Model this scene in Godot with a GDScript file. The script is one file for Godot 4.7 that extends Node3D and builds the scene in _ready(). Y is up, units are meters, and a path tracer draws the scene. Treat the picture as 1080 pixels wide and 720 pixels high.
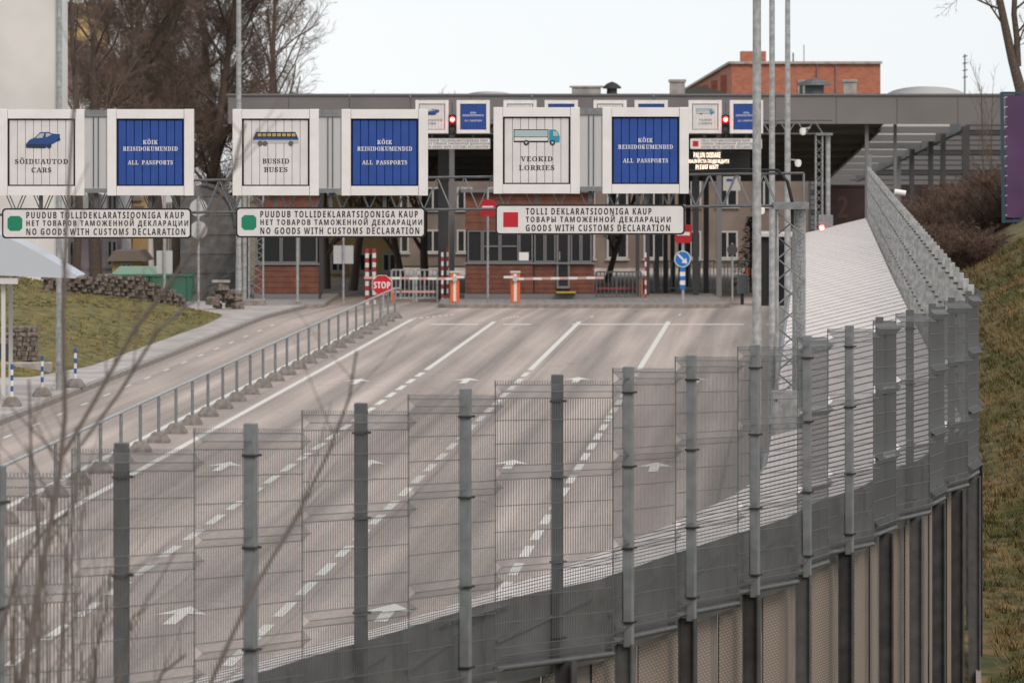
extends Node3D
# A border crossing seen through a long lens: a sloping multi-lane road, a sign gantry, a mesh security fence
# on a covered walkway, and the checkpoint canopy with its booths behind.
# World: metres, y up, camera at (0, EYE, 0) looking along -z. D below is the distance along -z.

const F := 5600.0          # focal length in photograph pixels (a 200 mm lens)
const EYE := 4.34
const HZ := 190.0          # image row of the horizon
const DIR := 0.055         # the road drifts this far right per metre of depth
const LEVEL := -0.2        # height of the checkpoint yard
const KINK := 173.5        # where the climbing road levels out

var rng := RandomNumberGenerator.new()
var taken := {}
var M := {}
var serif: SystemFont
var sans: SystemFont
var wide: FontVariation
var bold_serif: FontVariation

# ------------------------------------------------------------------ mesh builder
class MB:
	var v := PackedVector3Array()
	var n := PackedVector3Array()
	var t := PackedVector2Array()
	var c := PackedColorArray()
	var ix := PackedInt32Array()
	var col := Color.WHITE
	var use_col := false
	func tri(a: Vector3, b: Vector3, d: Vector3, ua := Vector2.ZERO, ub := Vector2.ZERO, ud := Vector2.ZERO) -> void:
		var m := (b - a).cross(d - a).normalized()
		var k := v.size()
		v.append(a); v.append(b); v.append(d)
		n.append(m); n.append(m); n.append(m)
		t.append(ua); t.append(ub); t.append(ud)
		if use_col:
			c.append(col); c.append(col); c.append(col)
		ix.append(k); ix.append(k + 2); ix.append(k + 1)
	func quad(a: Vector3, b: Vector3, d: Vector3, e: Vector3, uv := Rect2(0, 0, 1, 1)) -> void:
		# corners run counter-clockwise seen from outside
		var m := (b - a).cross(e - a).normalized()
		if m == Vector3.ZERO:
			m = (d - a).cross(e - a).normalized()
		var k := v.size()
		v.append(a); v.append(b); v.append(d); v.append(e)
		for i in 4: n.append(m)
		t.append(uv.position); t.append(Vector2(uv.end.x, uv.position.y)); t.append(uv.end); t.append(Vector2(uv.position.x, uv.end.y))
		if use_col:
			for i in 4: c.append(col)
		ix.append(k); ix.append(k + 2); ix.append(k + 1); ix.append(k); ix.append(k + 3); ix.append(k + 2)
	func box(o: Vector3, s: Vector3, b := Basis.IDENTITY) -> void:
		var h := s * 0.5
		var p: Array[Vector3] = []
		for i in 8:
			p.append(o + b * Vector3(h.x if i & 1 else -h.x, h.y if i & 2 else -h.y, h.z if i & 4 else -h.z))
		quad(p[4], p[5], p[7], p[6]); quad(p[1], p[0], p[2], p[3])
		quad(p[5], p[1], p[3], p[7]); quad(p[0], p[4], p[6], p[2])
		quad(p[6], p[7], p[3], p[2]); quad(p[0], p[1], p[5], p[4])
	func bevel_box(o: Vector3, s: Vector3, r: float, b := Basis.IDENTITY) -> void:
		# a box with its four vertical edges and its top edge chamfered
		var x := s.x * 0.5
		var z := s.z * 0.5
		var ring := [Vector2(-x + r, z), Vector2(x - r, z), Vector2(x, z - r), Vector2(x, -z + r), Vector2(x - r, -z), Vector2(-x + r, -z), Vector2(-x, -z + r), Vector2(-x, z - r)]
		var k := Vector2((x - r) / x, (z - r) / z)
		var y0 := -s.y * 0.5
		var y1 := s.y * 0.5
		for i in 8:
			var a: Vector2 = ring[i]
			var e: Vector2 = ring[(i + 1) % 8]
			quad(o + b * Vector3(a.x, y0, a.y), o + b * Vector3(e.x, y0, e.y), o + b * Vector3(e.x, y1 - r, e.y), o + b * Vector3(a.x, y1 - r, a.y))
			quad(o + b * Vector3(a.x, y1 - r, a.y), o + b * Vector3(e.x, y1 - r, e.y), o + b * Vector3(e.x * k.x, y1, e.y * k.y), o + b * Vector3(a.x * k.x, y1, a.y * k.y))
			tri(o + b * Vector3(0, y1, 0), o + b * Vector3(a.x * k.x, y1, a.y * k.y), o + b * Vector3(e.x * k.x, y1, e.y * k.y))
			tri(o + b * Vector3(0, y0, 0), o + b * Vector3(e.x, y0, e.y), o + b * Vector3(a.x, y0, a.y))
	func bar(a: Vector3, b: Vector3, w: float, h := -1.0) -> void:
		# a square bar from a to b
		if h < 0.0: h = w
		var d := b - a
		var l := d.length()
		if l < 1e-6: return
		var z := d / l
		var up := Vector3.UP if absf(z.y) < 0.95 else Vector3.RIGHT
		var x := up.cross(z).normalized()
		box((a + b) * 0.5, Vector3(w, h, l), Basis(x, z.cross(x), z))
	func tube(p: PackedVector3Array, r: PackedFloat32Array, sides := 8, caps := true) -> void:
		var k0 := v.size()
		var side := Vector3.ZERO
		for i in p.size():
			var z := (p[mini(i + 1, p.size() - 1)] - p[maxi(i - 1, 0)]).normalized()
			if side == Vector3.ZERO:
				side = (Vector3.UP if absf(z.y) < 0.9 else Vector3.RIGHT).cross(z).normalized()
			else:
				side = (side - z * side.dot(z)).normalized()
			var up := z.cross(side)
			for s in sides:
				var a := TAU * s / sides
				var q := side * cos(a) + up * sin(a)
				v.append(p[i] + q * r[i]); n.append(q); t.append(Vector2(float(s) / sides, float(i)))
				if use_col: c.append(col)
		for i in p.size() - 1:
			for s in sides:
				var a := k0 + i * sides + s
				var b := k0 + i * sides + (s + 1) % sides
				ix.append(a); ix.append(b + sides); ix.append(b)
				ix.append(a); ix.append(a + sides); ix.append(b + sides)
		if caps:
			for e in [0, p.size() - 1]:
				var m := (p[0] - p[1]).normalized() if e == 0 else (p[e] - p[e - 1]).normalized()
				var kc := v.size()
				v.append(p[e]); n.append(m); t.append(Vector2.ZERO)
				if use_col: c.append(col)
				for s in sides:
					v.append(v[k0 + e * sides + s]); n.append(m); t.append(Vector2.ZERO)
					if use_col: c.append(col)
				for s in sides:
					if e == 0:
						ix.append(kc); ix.append(kc + 1 + s); ix.append(kc + 1 + (s + 1) % sides)
					else:
						ix.append(kc); ix.append(kc + 1 + (s + 1) % sides); ix.append(kc + 1 + s)
	func rod(a: Vector3, b: Vector3, r: float, sides := 8, caps := true) -> void:
		tube(PackedVector3Array([a, b]), PackedFloat32Array([r, r]), sides, caps)
	func prism(poly: PackedVector2Array, z0: float, z1: float, x := Transform3D.IDENTITY) -> void:
		# a polygon in the xy plane (counter-clockwise seen from +z), from z0 (back) to z1 (front)
		var q := poly
		if Geometry2D.is_polygon_clockwise(q):
			q.reverse()
		# is_polygon_clockwise assumes y down; make sure the area is positive with y up
		var area := 0.0
		for i in q.size():
			area += q[i].cross(q[(i + 1) % q.size()])
		if area < 0.0:
			q.reverse()
		var ids := Geometry2D.triangulate_polygon(q)
		for i in range(0, ids.size(), 3):
			var a := q[ids[i]]
			var b := q[ids[i + 1]]
			var d := q[ids[i + 2]]
			if (b - a).cross(d - a) < 0.0:
				var s := b
				b = d
				d = s
			tri(x * Vector3(a.x, a.y, z1), x * Vector3(b.x, b.y, z1), x * Vector3(d.x, d.y, z1), a, b, d)
			tri(x * Vector3(a.x, a.y, z0), x * Vector3(d.x, d.y, z0), x * Vector3(b.x, b.y, z0), a, d, b)
		for i in q.size():
			var a := q[i]
			var b := q[(i + 1) % q.size()]
			quad(x * Vector3(a.x, a.y, z0), x * Vector3(b.x, b.y, z0), x * Vector3(b.x, b.y, z1), x * Vector3(a.x, a.y, z1))
	func mesh() -> ArrayMesh:
		var a := []
		a.resize(Mesh.ARRAY_MAX)
		a[Mesh.ARRAY_VERTEX] = v
		a[Mesh.ARRAY_NORMAL] = n
		a[Mesh.ARRAY_TEX_UV] = t
		if use_col: a[Mesh.ARRAY_COLOR] = c
		a[Mesh.ARRAY_INDEX] = ix
		var m := ArrayMesh.new()
		m.add_surface_from_arrays(Mesh.PRIMITIVE_TRIANGLES, a)
		return m

# ------------------------------------------------------------------ scene helpers
func numbered(called: String) -> String:
	var k: int = taken.get(called, 0)
	taken[called] = k + 1
	return called if k == 0 else "%s_%03d" % [called, k]

func put(m: Mesh, called: String, mat: Material, parent: Node3D = null, at := Transform3D.IDENTITY) -> MeshInstance3D:
	var o := MeshInstance3D.new()
	o.mesh = m
	o.material_override = mat
	o.transform = at
	if parent == null:
		o.name = numbered(called)
		add_child(o, true)
	else:
		o.name = called
		parent.add_child(o, true)
	return o

func tag(o: Node3D, label := "", category := "", group := "", kind := "") -> Node3D:
	if label: o.set_meta("label", label)
	if category: o.set_meta("category", category)
	if group: o.set_meta("group", group)
	if kind: o.set_meta("kind", kind)
	return o

func thing(called: String, label: String, category: String, at := Vector3.ZERO, turn := 0.0, group := "") -> Node3D:
	var o := Node3D.new()
	o.name = numbered(called)
	add_child(o, true)
	o.position = at
	o.rotation.y = turn
	tag(o, label, category, group)
	return o

func structure(m: Mesh, called: String, mat: Material) -> MeshInstance3D:
	var o := put(m, called, mat)
	o.set_meta("kind", "structure")
	return o

func pt(x: float, y: float, d: float) -> Vector3:
	return Vector3((x - 540.0) / F * d, EYE - (y - HZ) / F * d, -d)

func px(d: float, n: float) -> float:        # n photograph pixels at distance d, in metres
	return n * d / F

func road_h(d: float) -> float:
	return -2.74 + 0.01464 * minf(d, KINK) if d < KINK else LEVEL

func lane(a: float, d: float, up := 0.0) -> Vector3:   # a point of the road: a = offset of the lane, d = distance
	return Vector3(a + DIR * d, road_h(d) + up, -d)

func lin(r: float, g: float, b: float) -> Color:
	return Color(r, g, b).linear_to_srgb()

func pm(color: Color, rough := 0.8, metal := 0.0) -> StandardMaterial3D:
	var m := StandardMaterial3D.new()
	m.albedo_color = color
	m.roughness = rough
	m.metallic = metal
	return m

func noise_image(size: int, seed_: int, freq: float, octaves := 4, kind := FastNoiseLite.TYPE_SIMPLEX_SMOOTH) -> Image:
	var fn := FastNoiseLite.new()
	fn.seed = seed_
	fn.frequency = freq
	fn.noise_type = kind
	fn.fractal_octaves = octaves
	var im := fn.get_seamless_image(size, size)
	im.convert(Image.FORMAT_L8)
	return im

func ramp_tex(im: Image, stops: Array) -> ImageTexture:
	# stops: [position, linear colour] pairs; the picture holds sRGB
	var gr := Gradient.new()
	var off := PackedFloat32Array()
	var cols := PackedColorArray()
	for s in stops:
		off.append(s[0])
		cols.append((s[1] as Color).linear_to_srgb())
	gr.offsets = off
	gr.colors = cols
	var lut := PackedByteArray()
	for i in 256:
		var k := gr.sample(i / 255.0)
		lut.append(int(clampf(k.r, 0, 1) * 255)); lut.append(int(clampf(k.g, 0, 1) * 255)); lut.append(int(clampf(k.b, 0, 1) * 255))
	var src := im.get_data()
	var out := PackedByteArray()
	out.resize(src.size() * 3)
	for i in src.size():
		var k := src[i] * 3
		out[i * 3] = lut[k]; out[i * 3 + 1] = lut[k + 1]; out[i * 3 + 2] = lut[k + 2]
	return ImageTexture.create_from_image(Image.create_from_data(im.get_width(), im.get_height(), false, Image.FORMAT_RGB8, out))

func tri_mat(tex: Texture2D, scale: float, rough := 0.85, metal := 0.0, world := true) -> StandardMaterial3D:
	var m := pm(Color.WHITE, rough, metal)
	m.albedo_texture = tex
	m.uv1_triplanar = true
	m.uv1_world_triplanar = world
	m.uv1_scale = Vector3.ONE * scale
	return m

func g3(k: float, warm := 0.0) -> Color:
	return Color(k * (1.0 + warm), k, k * (1.0 - warm))

func make_materials() -> void:
	var fine := noise_image(256, 11, 0.06, 4)
	var coarse := noise_image(256, 23, 0.018, 5)
	var patch := noise_image(256, 37, 0.012, 3)
	var cell := noise_image(256, 5, 0.05, 2, FastNoiseLite.TYPE_CELLULAR)
	# galvanised steel: spangled grey
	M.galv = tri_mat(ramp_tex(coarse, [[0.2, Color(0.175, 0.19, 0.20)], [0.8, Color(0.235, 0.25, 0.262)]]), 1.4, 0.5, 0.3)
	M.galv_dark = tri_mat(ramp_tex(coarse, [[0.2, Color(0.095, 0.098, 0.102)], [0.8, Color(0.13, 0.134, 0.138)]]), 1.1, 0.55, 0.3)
	M.pole = tri_mat(ramp_tex(coarse, [[0.2, Color(0.27, 0.28, 0.28)], [0.8, Color(0.44, 0.45, 0.45)]]), 1.2, 0.5, 0.25)
	M.spangle = tri_mat(ramp_tex(cell, [[0.1, Color(0.16, 0.17, 0.175)], [0.6, Color(0.40, 0.41, 0.41)]]), 2.4, 0.45, 0.3)
	M.wire = pm(lin(0.145, 0.152, 0.16), 0.45, 0.3)
	M.clamp = pm(lin(0.03, 0.03, 0.032), 0.6)
	M.beam_dark = tri_mat(ramp_tex(coarse, [[0.2, Color(0.035, 0.035, 0.037)], [0.8, Color(0.065, 0.065, 0.068)]]), 0.9, 0.6, 0.1)
	M.plate = tri_mat(ramp_tex(patch, [[0.2, Color(0.10, 0.102, 0.104)], [0.8, Color(0.17, 0.172, 0.172)]]), 0.5, 0.6, 0.2)
	M.sheet_white = tri_mat(ramp_tex(coarse, [[0.15, Color(0.53, 0.465, 0.435)], [0.8, Color(0.72, 0.645, 0.61)]]), 0.6, 0.6)
	M.lap_shade = pm(lin(0.05, 0.048, 0.047), 0.9)  # dark colour standing in for shade at the roof laps
	M.sign_white = tri_mat(ramp_tex(coarse, [[0.1, Color(0.70, 0.685, 0.675)], [0.8, Color(0.76, 0.75, 0.745)]]), 0.5, 0.5)
	M.sign_face = tri_mat(ramp_tex(coarse, [[0.1, Color(0.62, 0.61, 0.60)], [0.8, Color(0.68, 0.67, 0.665)]]), 0.6, 0.45)
	M.sign_blue = tri_mat(ramp_tex(coarse, [[0.1, Color(0.014, 0.058, 0.27)], [0.8, Color(0.017, 0.068, 0.31)]]), 0.6, 0.45)
	M.black = pm(lin(0.012, 0.012, 0.013), 0.6)
	M.ink = pm(lin(0.02, 0.02, 0.022), 0.7)
	M.print_white = pm(lin(0.72, 0.72, 0.72), 0.6)
	M.green = pm(lin(0.003, 0.20, 0.11), 0.5)
	M.red = pm(lin(0.44, 0.006, 0.02), 0.5)
	M.sign_grey = pm(lin(0.48, 0.49, 0.50), 0.5, 0.1)
	M.blue_sign = pm(lin(0.012, 0.16, 0.52), 0.45)
	M.blue_dark = pm(lin(0.02, 0.09, 0.30), 0.5)
	M.red_pale = pm(lin(0.55, 0.33, 0.30), 0.6)
	M.red_dull = pm(lin(0.36, 0.03, 0.035), 0.6)
	M.orange = pm(lin(0.72, 0.13, 0.03), 0.5)
	M.white_paint = pm(lin(0.70, 0.69, 0.67), 0.7)
	M.marking = tri_mat(ramp_tex(fine, [[0.1, Color(0.46, 0.43, 0.39)], [0.55, Color(0.66, 0.63, 0.58)]]), 0.9, 0.8)
	M.grain = ramp_tex(fine, [[0.0, Color(0.70, 0.70, 0.70)], [1.0, Color(1, 1, 1)]])
	M.concrete = tri_mat(ramp_tex(coarse, [[0.2, Color(0.27, 0.25, 0.235)], [0.8, Color(0.40, 0.375, 0.35)]]), 0.4, 0.9)
	M.kerb = tri_mat(ramp_tex(coarse, [[0.2, Color(0.20, 0.18, 0.165)], [0.8, Color(0.30, 0.27, 0.25)]]), 0.7, 0.9)
	M.block = tri_mat(ramp_tex(coarse, [[0.2, Color(0.15, 0.135, 0.125)], [0.8, Color(0.25, 0.225, 0.21)]]), 1.3, 0.95)
	M.pavement = tri_mat(ramp_tex(patch, [[0.2, Color(0.30, 0.27, 0.25)], [0.8, Color(0.42, 0.385, 0.36)]]), 0.16, 0.9)
	var turf := ramp_tex(noise_image(512, 77, 0.02, 6), [[0.15, Color(0.030, 0.038, 0.006)], [0.42, Color(0.066, 0.066, 0.011)], [0.58, Color(0.125, 0.088, 0.028)], [0.85, Color(0.20, 0.13, 0.058)]])
	M.turf = tri_mat(turf, 0.13, 0.95)
	var turf2 := ramp_tex(noise_image(512, 78, 0.02, 6), [[0.15, Color(0.042, 0.048, 0.008)], [0.42, Color(0.095, 0.088, 0.015)], [0.6, Color(0.165, 0.122, 0.026)], [0.9, Color(0.22, 0.155, 0.05)]])
	M.lawn = tri_mat(turf2, 0.15, 0.95)
	M.earth = tri_mat(ramp_tex(coarse, [[0.2, Color(0.07, 0.06, 0.04)], [0.8, Color(0.14, 0.12, 0.08)]]), 0.12, 0.95)
	M.bark = tri_mat(ramp_tex(fine, [[0.1, Color(0.055, 0.042, 0.034)], [0.9, Color(0.14, 0.105, 0.082)]]), 0.8, 0.95)
	M.twig = tri_mat(ramp_tex(coarse, [[0.1, Color(0.11, 0.078, 0.060)], [0.9, Color(0.21, 0.15, 0.115)]]), 0.2, 0.95)
	M.near_twig = tri_mat(ramp_tex(fine, [[0.1, Color(0.095, 0.078, 0.068)], [0.9, Color(0.20, 0.168, 0.15)]]), 6.0, 0.8)
	M.bush_twig = tri_mat(ramp_tex(coarse, [[0.1, Color(0.085, 0.05, 0.035)], [0.9, Color(0.17, 0.11, 0.08)]]), 0.3, 0.95)
	M.stone = tri_mat(ramp_tex(noise_image(256, 91, 0.03, 4), [[0.15, Color(0.07, 0.055, 0.045)], [0.5, Color(0.17, 0.14, 0.12)], [0.9, Color(0.30, 0.26, 0.23)]]), 0.9, 0.95)
	M.mortar = pm(lin(0.07, 0.06, 0.05), 0.95)
	M.plaster = tri_mat(ramp_tex(patch, [[0.2, Color(0.60, 0.585, 0.58)], [0.8, Color(0.68, 0.665, 0.66)]]), 0.12, 0.9)
	M.plaster_grey = tri_mat(ramp_tex(patch, [[0.2, Color(0.22, 0.215, 0.21)], [0.8, Color(0.32, 0.31, 0.305)]]), 0.12, 0.9)
	M.plaster_dark = tri_mat(ramp_tex(coarse, [[0.2, Color(0.10, 0.098, 0.098)], [0.8, Color(0.16, 0.155, 0.155)]]), 0.4, 0.9)
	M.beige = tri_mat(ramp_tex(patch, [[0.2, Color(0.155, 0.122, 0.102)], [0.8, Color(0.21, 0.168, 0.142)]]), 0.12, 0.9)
	M.yellow = tri_mat(ramp_tex(patch, [[0.2, Color(0.46, 0.31, 0.14)], [0.8, Color(0.56, 0.40, 0.20)]]), 0.15, 0.9)
	M.lilac = tri_mat(ramp_tex(patch, [[0.2, Color(0.25, 0.20, 0.24)], [0.8, Color(0.33, 0.27, 0.31)]]), 0.15, 0.9)
	M.mauve = tri_mat(ramp_tex(patch, [[0.2, Color(0.20, 0.125, 0.13)], [0.8, Color(0.28, 0.18, 0.185)]]), 0.2, 0.85)
	var bw := 128
	var bim := Image.create(bw, bw, false, Image.FORMAT_RGB8)
	rng.seed = 4
	for y in bw:
		for x in bw:
			var row := y / 8
			var joint := y % 8 == 0 or (x + (8 if row % 2 else 0)) % 16 == 0
			var h := hash(Vector2i(row, (x + (8 if row % 2 else 0)) / 16)) % 100 / 100.0
			bim.set_pixel(x, y, Color(0.36, 0.18, 0.12).linear_to_srgb() if joint else Color(0.36 + 0.09 * h, 0.125 + 0.045 * h, 0.078 + 0.03 * h).linear_to_srgb())
	M.brick = tri_mat(ImageTexture.create_from_image(bim), 0.42, 0.9)
	M.cladding = tri_mat(ramp_tex(coarse, [[0.2, Color(0.125, 0.045, 0.028)], [0.8, Color(0.175, 0.064, 0.038)]]), 0.5, 0.7)
	M.booth_grey = pm(lin(0.17, 0.17, 0.175), 0.6)
	M.canopy = tri_mat(ramp_tex(patch, [[0.2, Color(0.155, 0.145, 0.145)], [0.8, Color(0.185, 0.175, 0.175)]]), 0.08, 0.6, 0.1)
	M.soffit = pm(lin(0.07, 0.063, 0.06), 0.8)
	M.steel_dark = pm(lin(0.055, 0.055, 0.058), 0.6, 0.1)
	M.steel_mid = pm(lin(0.16, 0.16, 0.165), 0.6, 0.1)
	M.light_strip = pm(lin(0.55, 0.54, 0.53), 0.6)
	M.maroon = tri_mat(ramp_tex(coarse, [[0.2, Color(0.030, 0.012, 0.011)], [0.8, Color(0.045, 0.017, 0.015)]]), 0.3, 0.6)
	M.dim_red = pm(lin(0.07, 0.04, 0.037), 0.7)
	M.window_dark = pm(lin(0.02, 0.022, 0.025), 0.08)
	M.window_dark.metallic_specular = 0.6
	M.frame_white = pm(lin(0.42, 0.41, 0.40), 0.6)
	M.skip = pm(lin(0.045, 0.15, 0.10), 0.6)
	M.skip_lid = pm(lin(0.28, 0.44, 0.36), 0.6)
	M.purple = tri_mat(ramp_tex(patch, [[0.2, Color(0.065, 0.028, 0.085)], [0.8, Color(0.095, 0.042, 0.12)]]), 0.2, 0.6)
	M.teal = pm(lin(0.025, 0.055, 0.085), 0.5)
	M.shelter_roof = pm(lin(0.50, 0.54, 0.58), 0.3, 0.2)
	M.dome = pm(lin(0.58, 0.58, 0.58), 0.5)
	M.cam_white = pm(lin(0.75, 0.74, 0.72), 0.4)
	M.conifer = pm(lin(0.02, 0.035, 0.02), 0.95)
	M.car_blue = pm(lin(0.015, 0.06, 0.22), 0.5)
	M.car_navy = pm(lin(0.012, 0.025, 0.06), 0.5)
	M.car_glass = pm(lin(0.42, 0.43, 0.42), 0.5)
	M.bus_yellow = pm(lin(0.45, 0.33, 0.05), 0.5)
	M.cyan = pm(lin(0.02, 0.26, 0.36), 0.5)
	M.cyan_pale = pm(lin(0.36, 0.46, 0.48), 0.5)
	M.wheel_grey = pm(lin(0.10, 0.10, 0.10), 0.6)
	# perforated cladding: staggered slots in tan sheet, the light in them painted paler
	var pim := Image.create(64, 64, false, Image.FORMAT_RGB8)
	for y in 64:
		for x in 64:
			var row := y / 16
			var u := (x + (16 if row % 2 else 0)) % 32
			var lit_slot := y % 16 < 6 and u < 18
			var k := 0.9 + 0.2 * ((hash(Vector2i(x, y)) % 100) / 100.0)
			pim.set_pixel(x, y, (Color(0.44, 0.35, 0.28) * k if lit_slot else Color(0.20, 0.165, 0.14) * k).linear_to_srgb())
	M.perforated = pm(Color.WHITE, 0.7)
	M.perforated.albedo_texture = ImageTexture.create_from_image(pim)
	M.tan = tri_mat(ramp_tex(coarse, [[0.2, Color(0.18, 0.152, 0.132)], [0.8, Color(0.22, 0.188, 0.165)]]), 0.6, 0.8)
	M.red_lamp = pm(lin(0.8, 0.05, 0.03), 0.4)
	M.red_lamp.emission_enabled = true
	M.red_lamp.emission = Color(1.0, 0.12, 0.09)
	M.red_lamp.emission_energy_multiplier = 2.0
	M.red_core = pm(lin(0.9, 0.5, 0.45), 0.4)
	M.red_core.emission_enabled = true
	M.red_core.emission = Color(1.0, 0.72, 0.66)
	M.red_core.emission_energy_multiplier = 7.0
	M.led = pm(lin(0.5, 0.45, 0.4), 0.4)
	M.led.emission_enabled = true
	M.led.emission = Color(1.0, 0.90, 0.80)
	M.led.emission_energy_multiplier = 1.5
	M.road = road_material()

func road_material() -> StandardMaterial3D:
	# u runs across the carriageway (a from -24 to 8), v along it (d from 20 to 276)
	var w := 1024
	var h := 1536
	var fa := FastNoiseLite.new()
	fa.seed = 3; fa.frequency = 1.0; fa.fractal_octaves = 3
	var fb := FastNoiseLite.new()
	fb.seed = 9; fb.frequency = 1.0; fb.fractal_octaves = 2
	var fc := FastNoiseLite.new()
	fc.seed = 21; fc.frequency = 1.0; fc.fractal_type = FastNoiseLite.FRACTAL_RIDGED; fc.fractal_octaves = 2
	var out := PackedByteArray()
	out.resize(w * h * 3)
	var track := PackedFloat32Array()
	track.resize(w)
	for x in w:
		var a := -24.0 + 32.0 * x / w
		var s := 0.0
		for c in [-15.6, -11.35, -8.55, -5.75, -2.9]:
			# two polished wheel tracks in every lane, with an oil-darkened middle
			for o in [-0.72, 0.72]:
				s += 0.9 * exp(-pow((a - c - o) / 0.30, 2.0))
			s -= 0.75 * exp(-pow((a - c) / 0.34, 2.0))
		track[x] = s
	for y in h:
		var d := 20.0 + 256.0 * y / h
		for x in w:
			var a := -24.0 + 32.0 * x / w
			var streak := fa.get_noise_2d(a * 1.7, d * 0.02)
			var blot := fb.get_noise_2d(a * 0.3 + 50.0, d * 0.04)
			var k := 0.25 + 0.062 * track[x] * (0.8 + 0.9 * blot) + 0.085 * streak + 0.05 * blot
			# aggregate, and a few sealed cracks
			k += 0.05 * ((hash(x * 7919 + y * 104729) & 255) / 255.0 - 0.5)
			var crack := fc.get_noise_2d(a * 0.16 + 9.0, d * 0.075)
			if crack > 0.93: k -= 0.05
			# bitumen seams between the laid strips
			if absf(a + 7.05) < 0.025 or absf(a + 12.62) < 0.025 or absf(a + 1.55) < 0.03: k -= 0.05
			k = clampf(k, 0.08, 0.46)
			var q := Color(k * 1.30, k * 1.075, k * 0.945).linear_to_srgb()
			var i := (y * w + x) * 3
			out[i] = int(minf(q.r, 1.0) * 255); out[i + 1] = int(q.g * 255); out[i + 2] = int(q.b * 255)
	var m := pm(Color.WHITE, 0.75)
	m.albedo_texture = ImageTexture.create_from_image(Image.create_from_data(w, h, false, Image.FORMAT_RGB8, out))
	m.metallic_specular = 0.4
	return m

# ------------------------------------------------------------------ fence line (plan)
var fx: Array[Vector2] = []       # panel boundaries: (X, D)

func fence_x(d: float) -> float:
	if d <= fx[0].y:
		return fx[0].x + (d - fx[0].y) * 0.33
	for i in fx.size() - 1:
		if d <= fx[i + 1].y:
			return lerpf(fx[i].x, fx[i + 1].x, (d - fx[i].y) / (fx[i + 1].y - fx[i].y))
	return fx[-1].x + (d - fx[-1].y) * 0.0571

func smooth_x(d: float) -> float:
	var s := 0.0
	for k in [-3.0, -1.5, 0.0, 1.5, 3.0]: s += fence_x(d + k)
	return s / 5.0

func fence_top(d: float) -> float:
	return 2.80 + (d - 33.0) * 0.0075 if d < 60.0 else 3.0025 + (d - 60.0) * 0.01417

func bank_h(d: float, t: float) -> float:
	if d < 40.0:
		return maxf(-1.9, 2.75 - 0.16 * d) if d < 28.0 else -1.9
	var s := clampf((d - 60.0) / 65.0, 0.0, 1.15)
	var h := -1.9 + (d - 40.0) * 0.02
	h += s * 2.05 + s * 0.5 * clampf(t - 1.3, -0.6, 5.0)
	if d > 126.0: h -= (d - 126.0) * 0.03
	return maxf(h, -1.9 + 0.0 * t)

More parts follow.
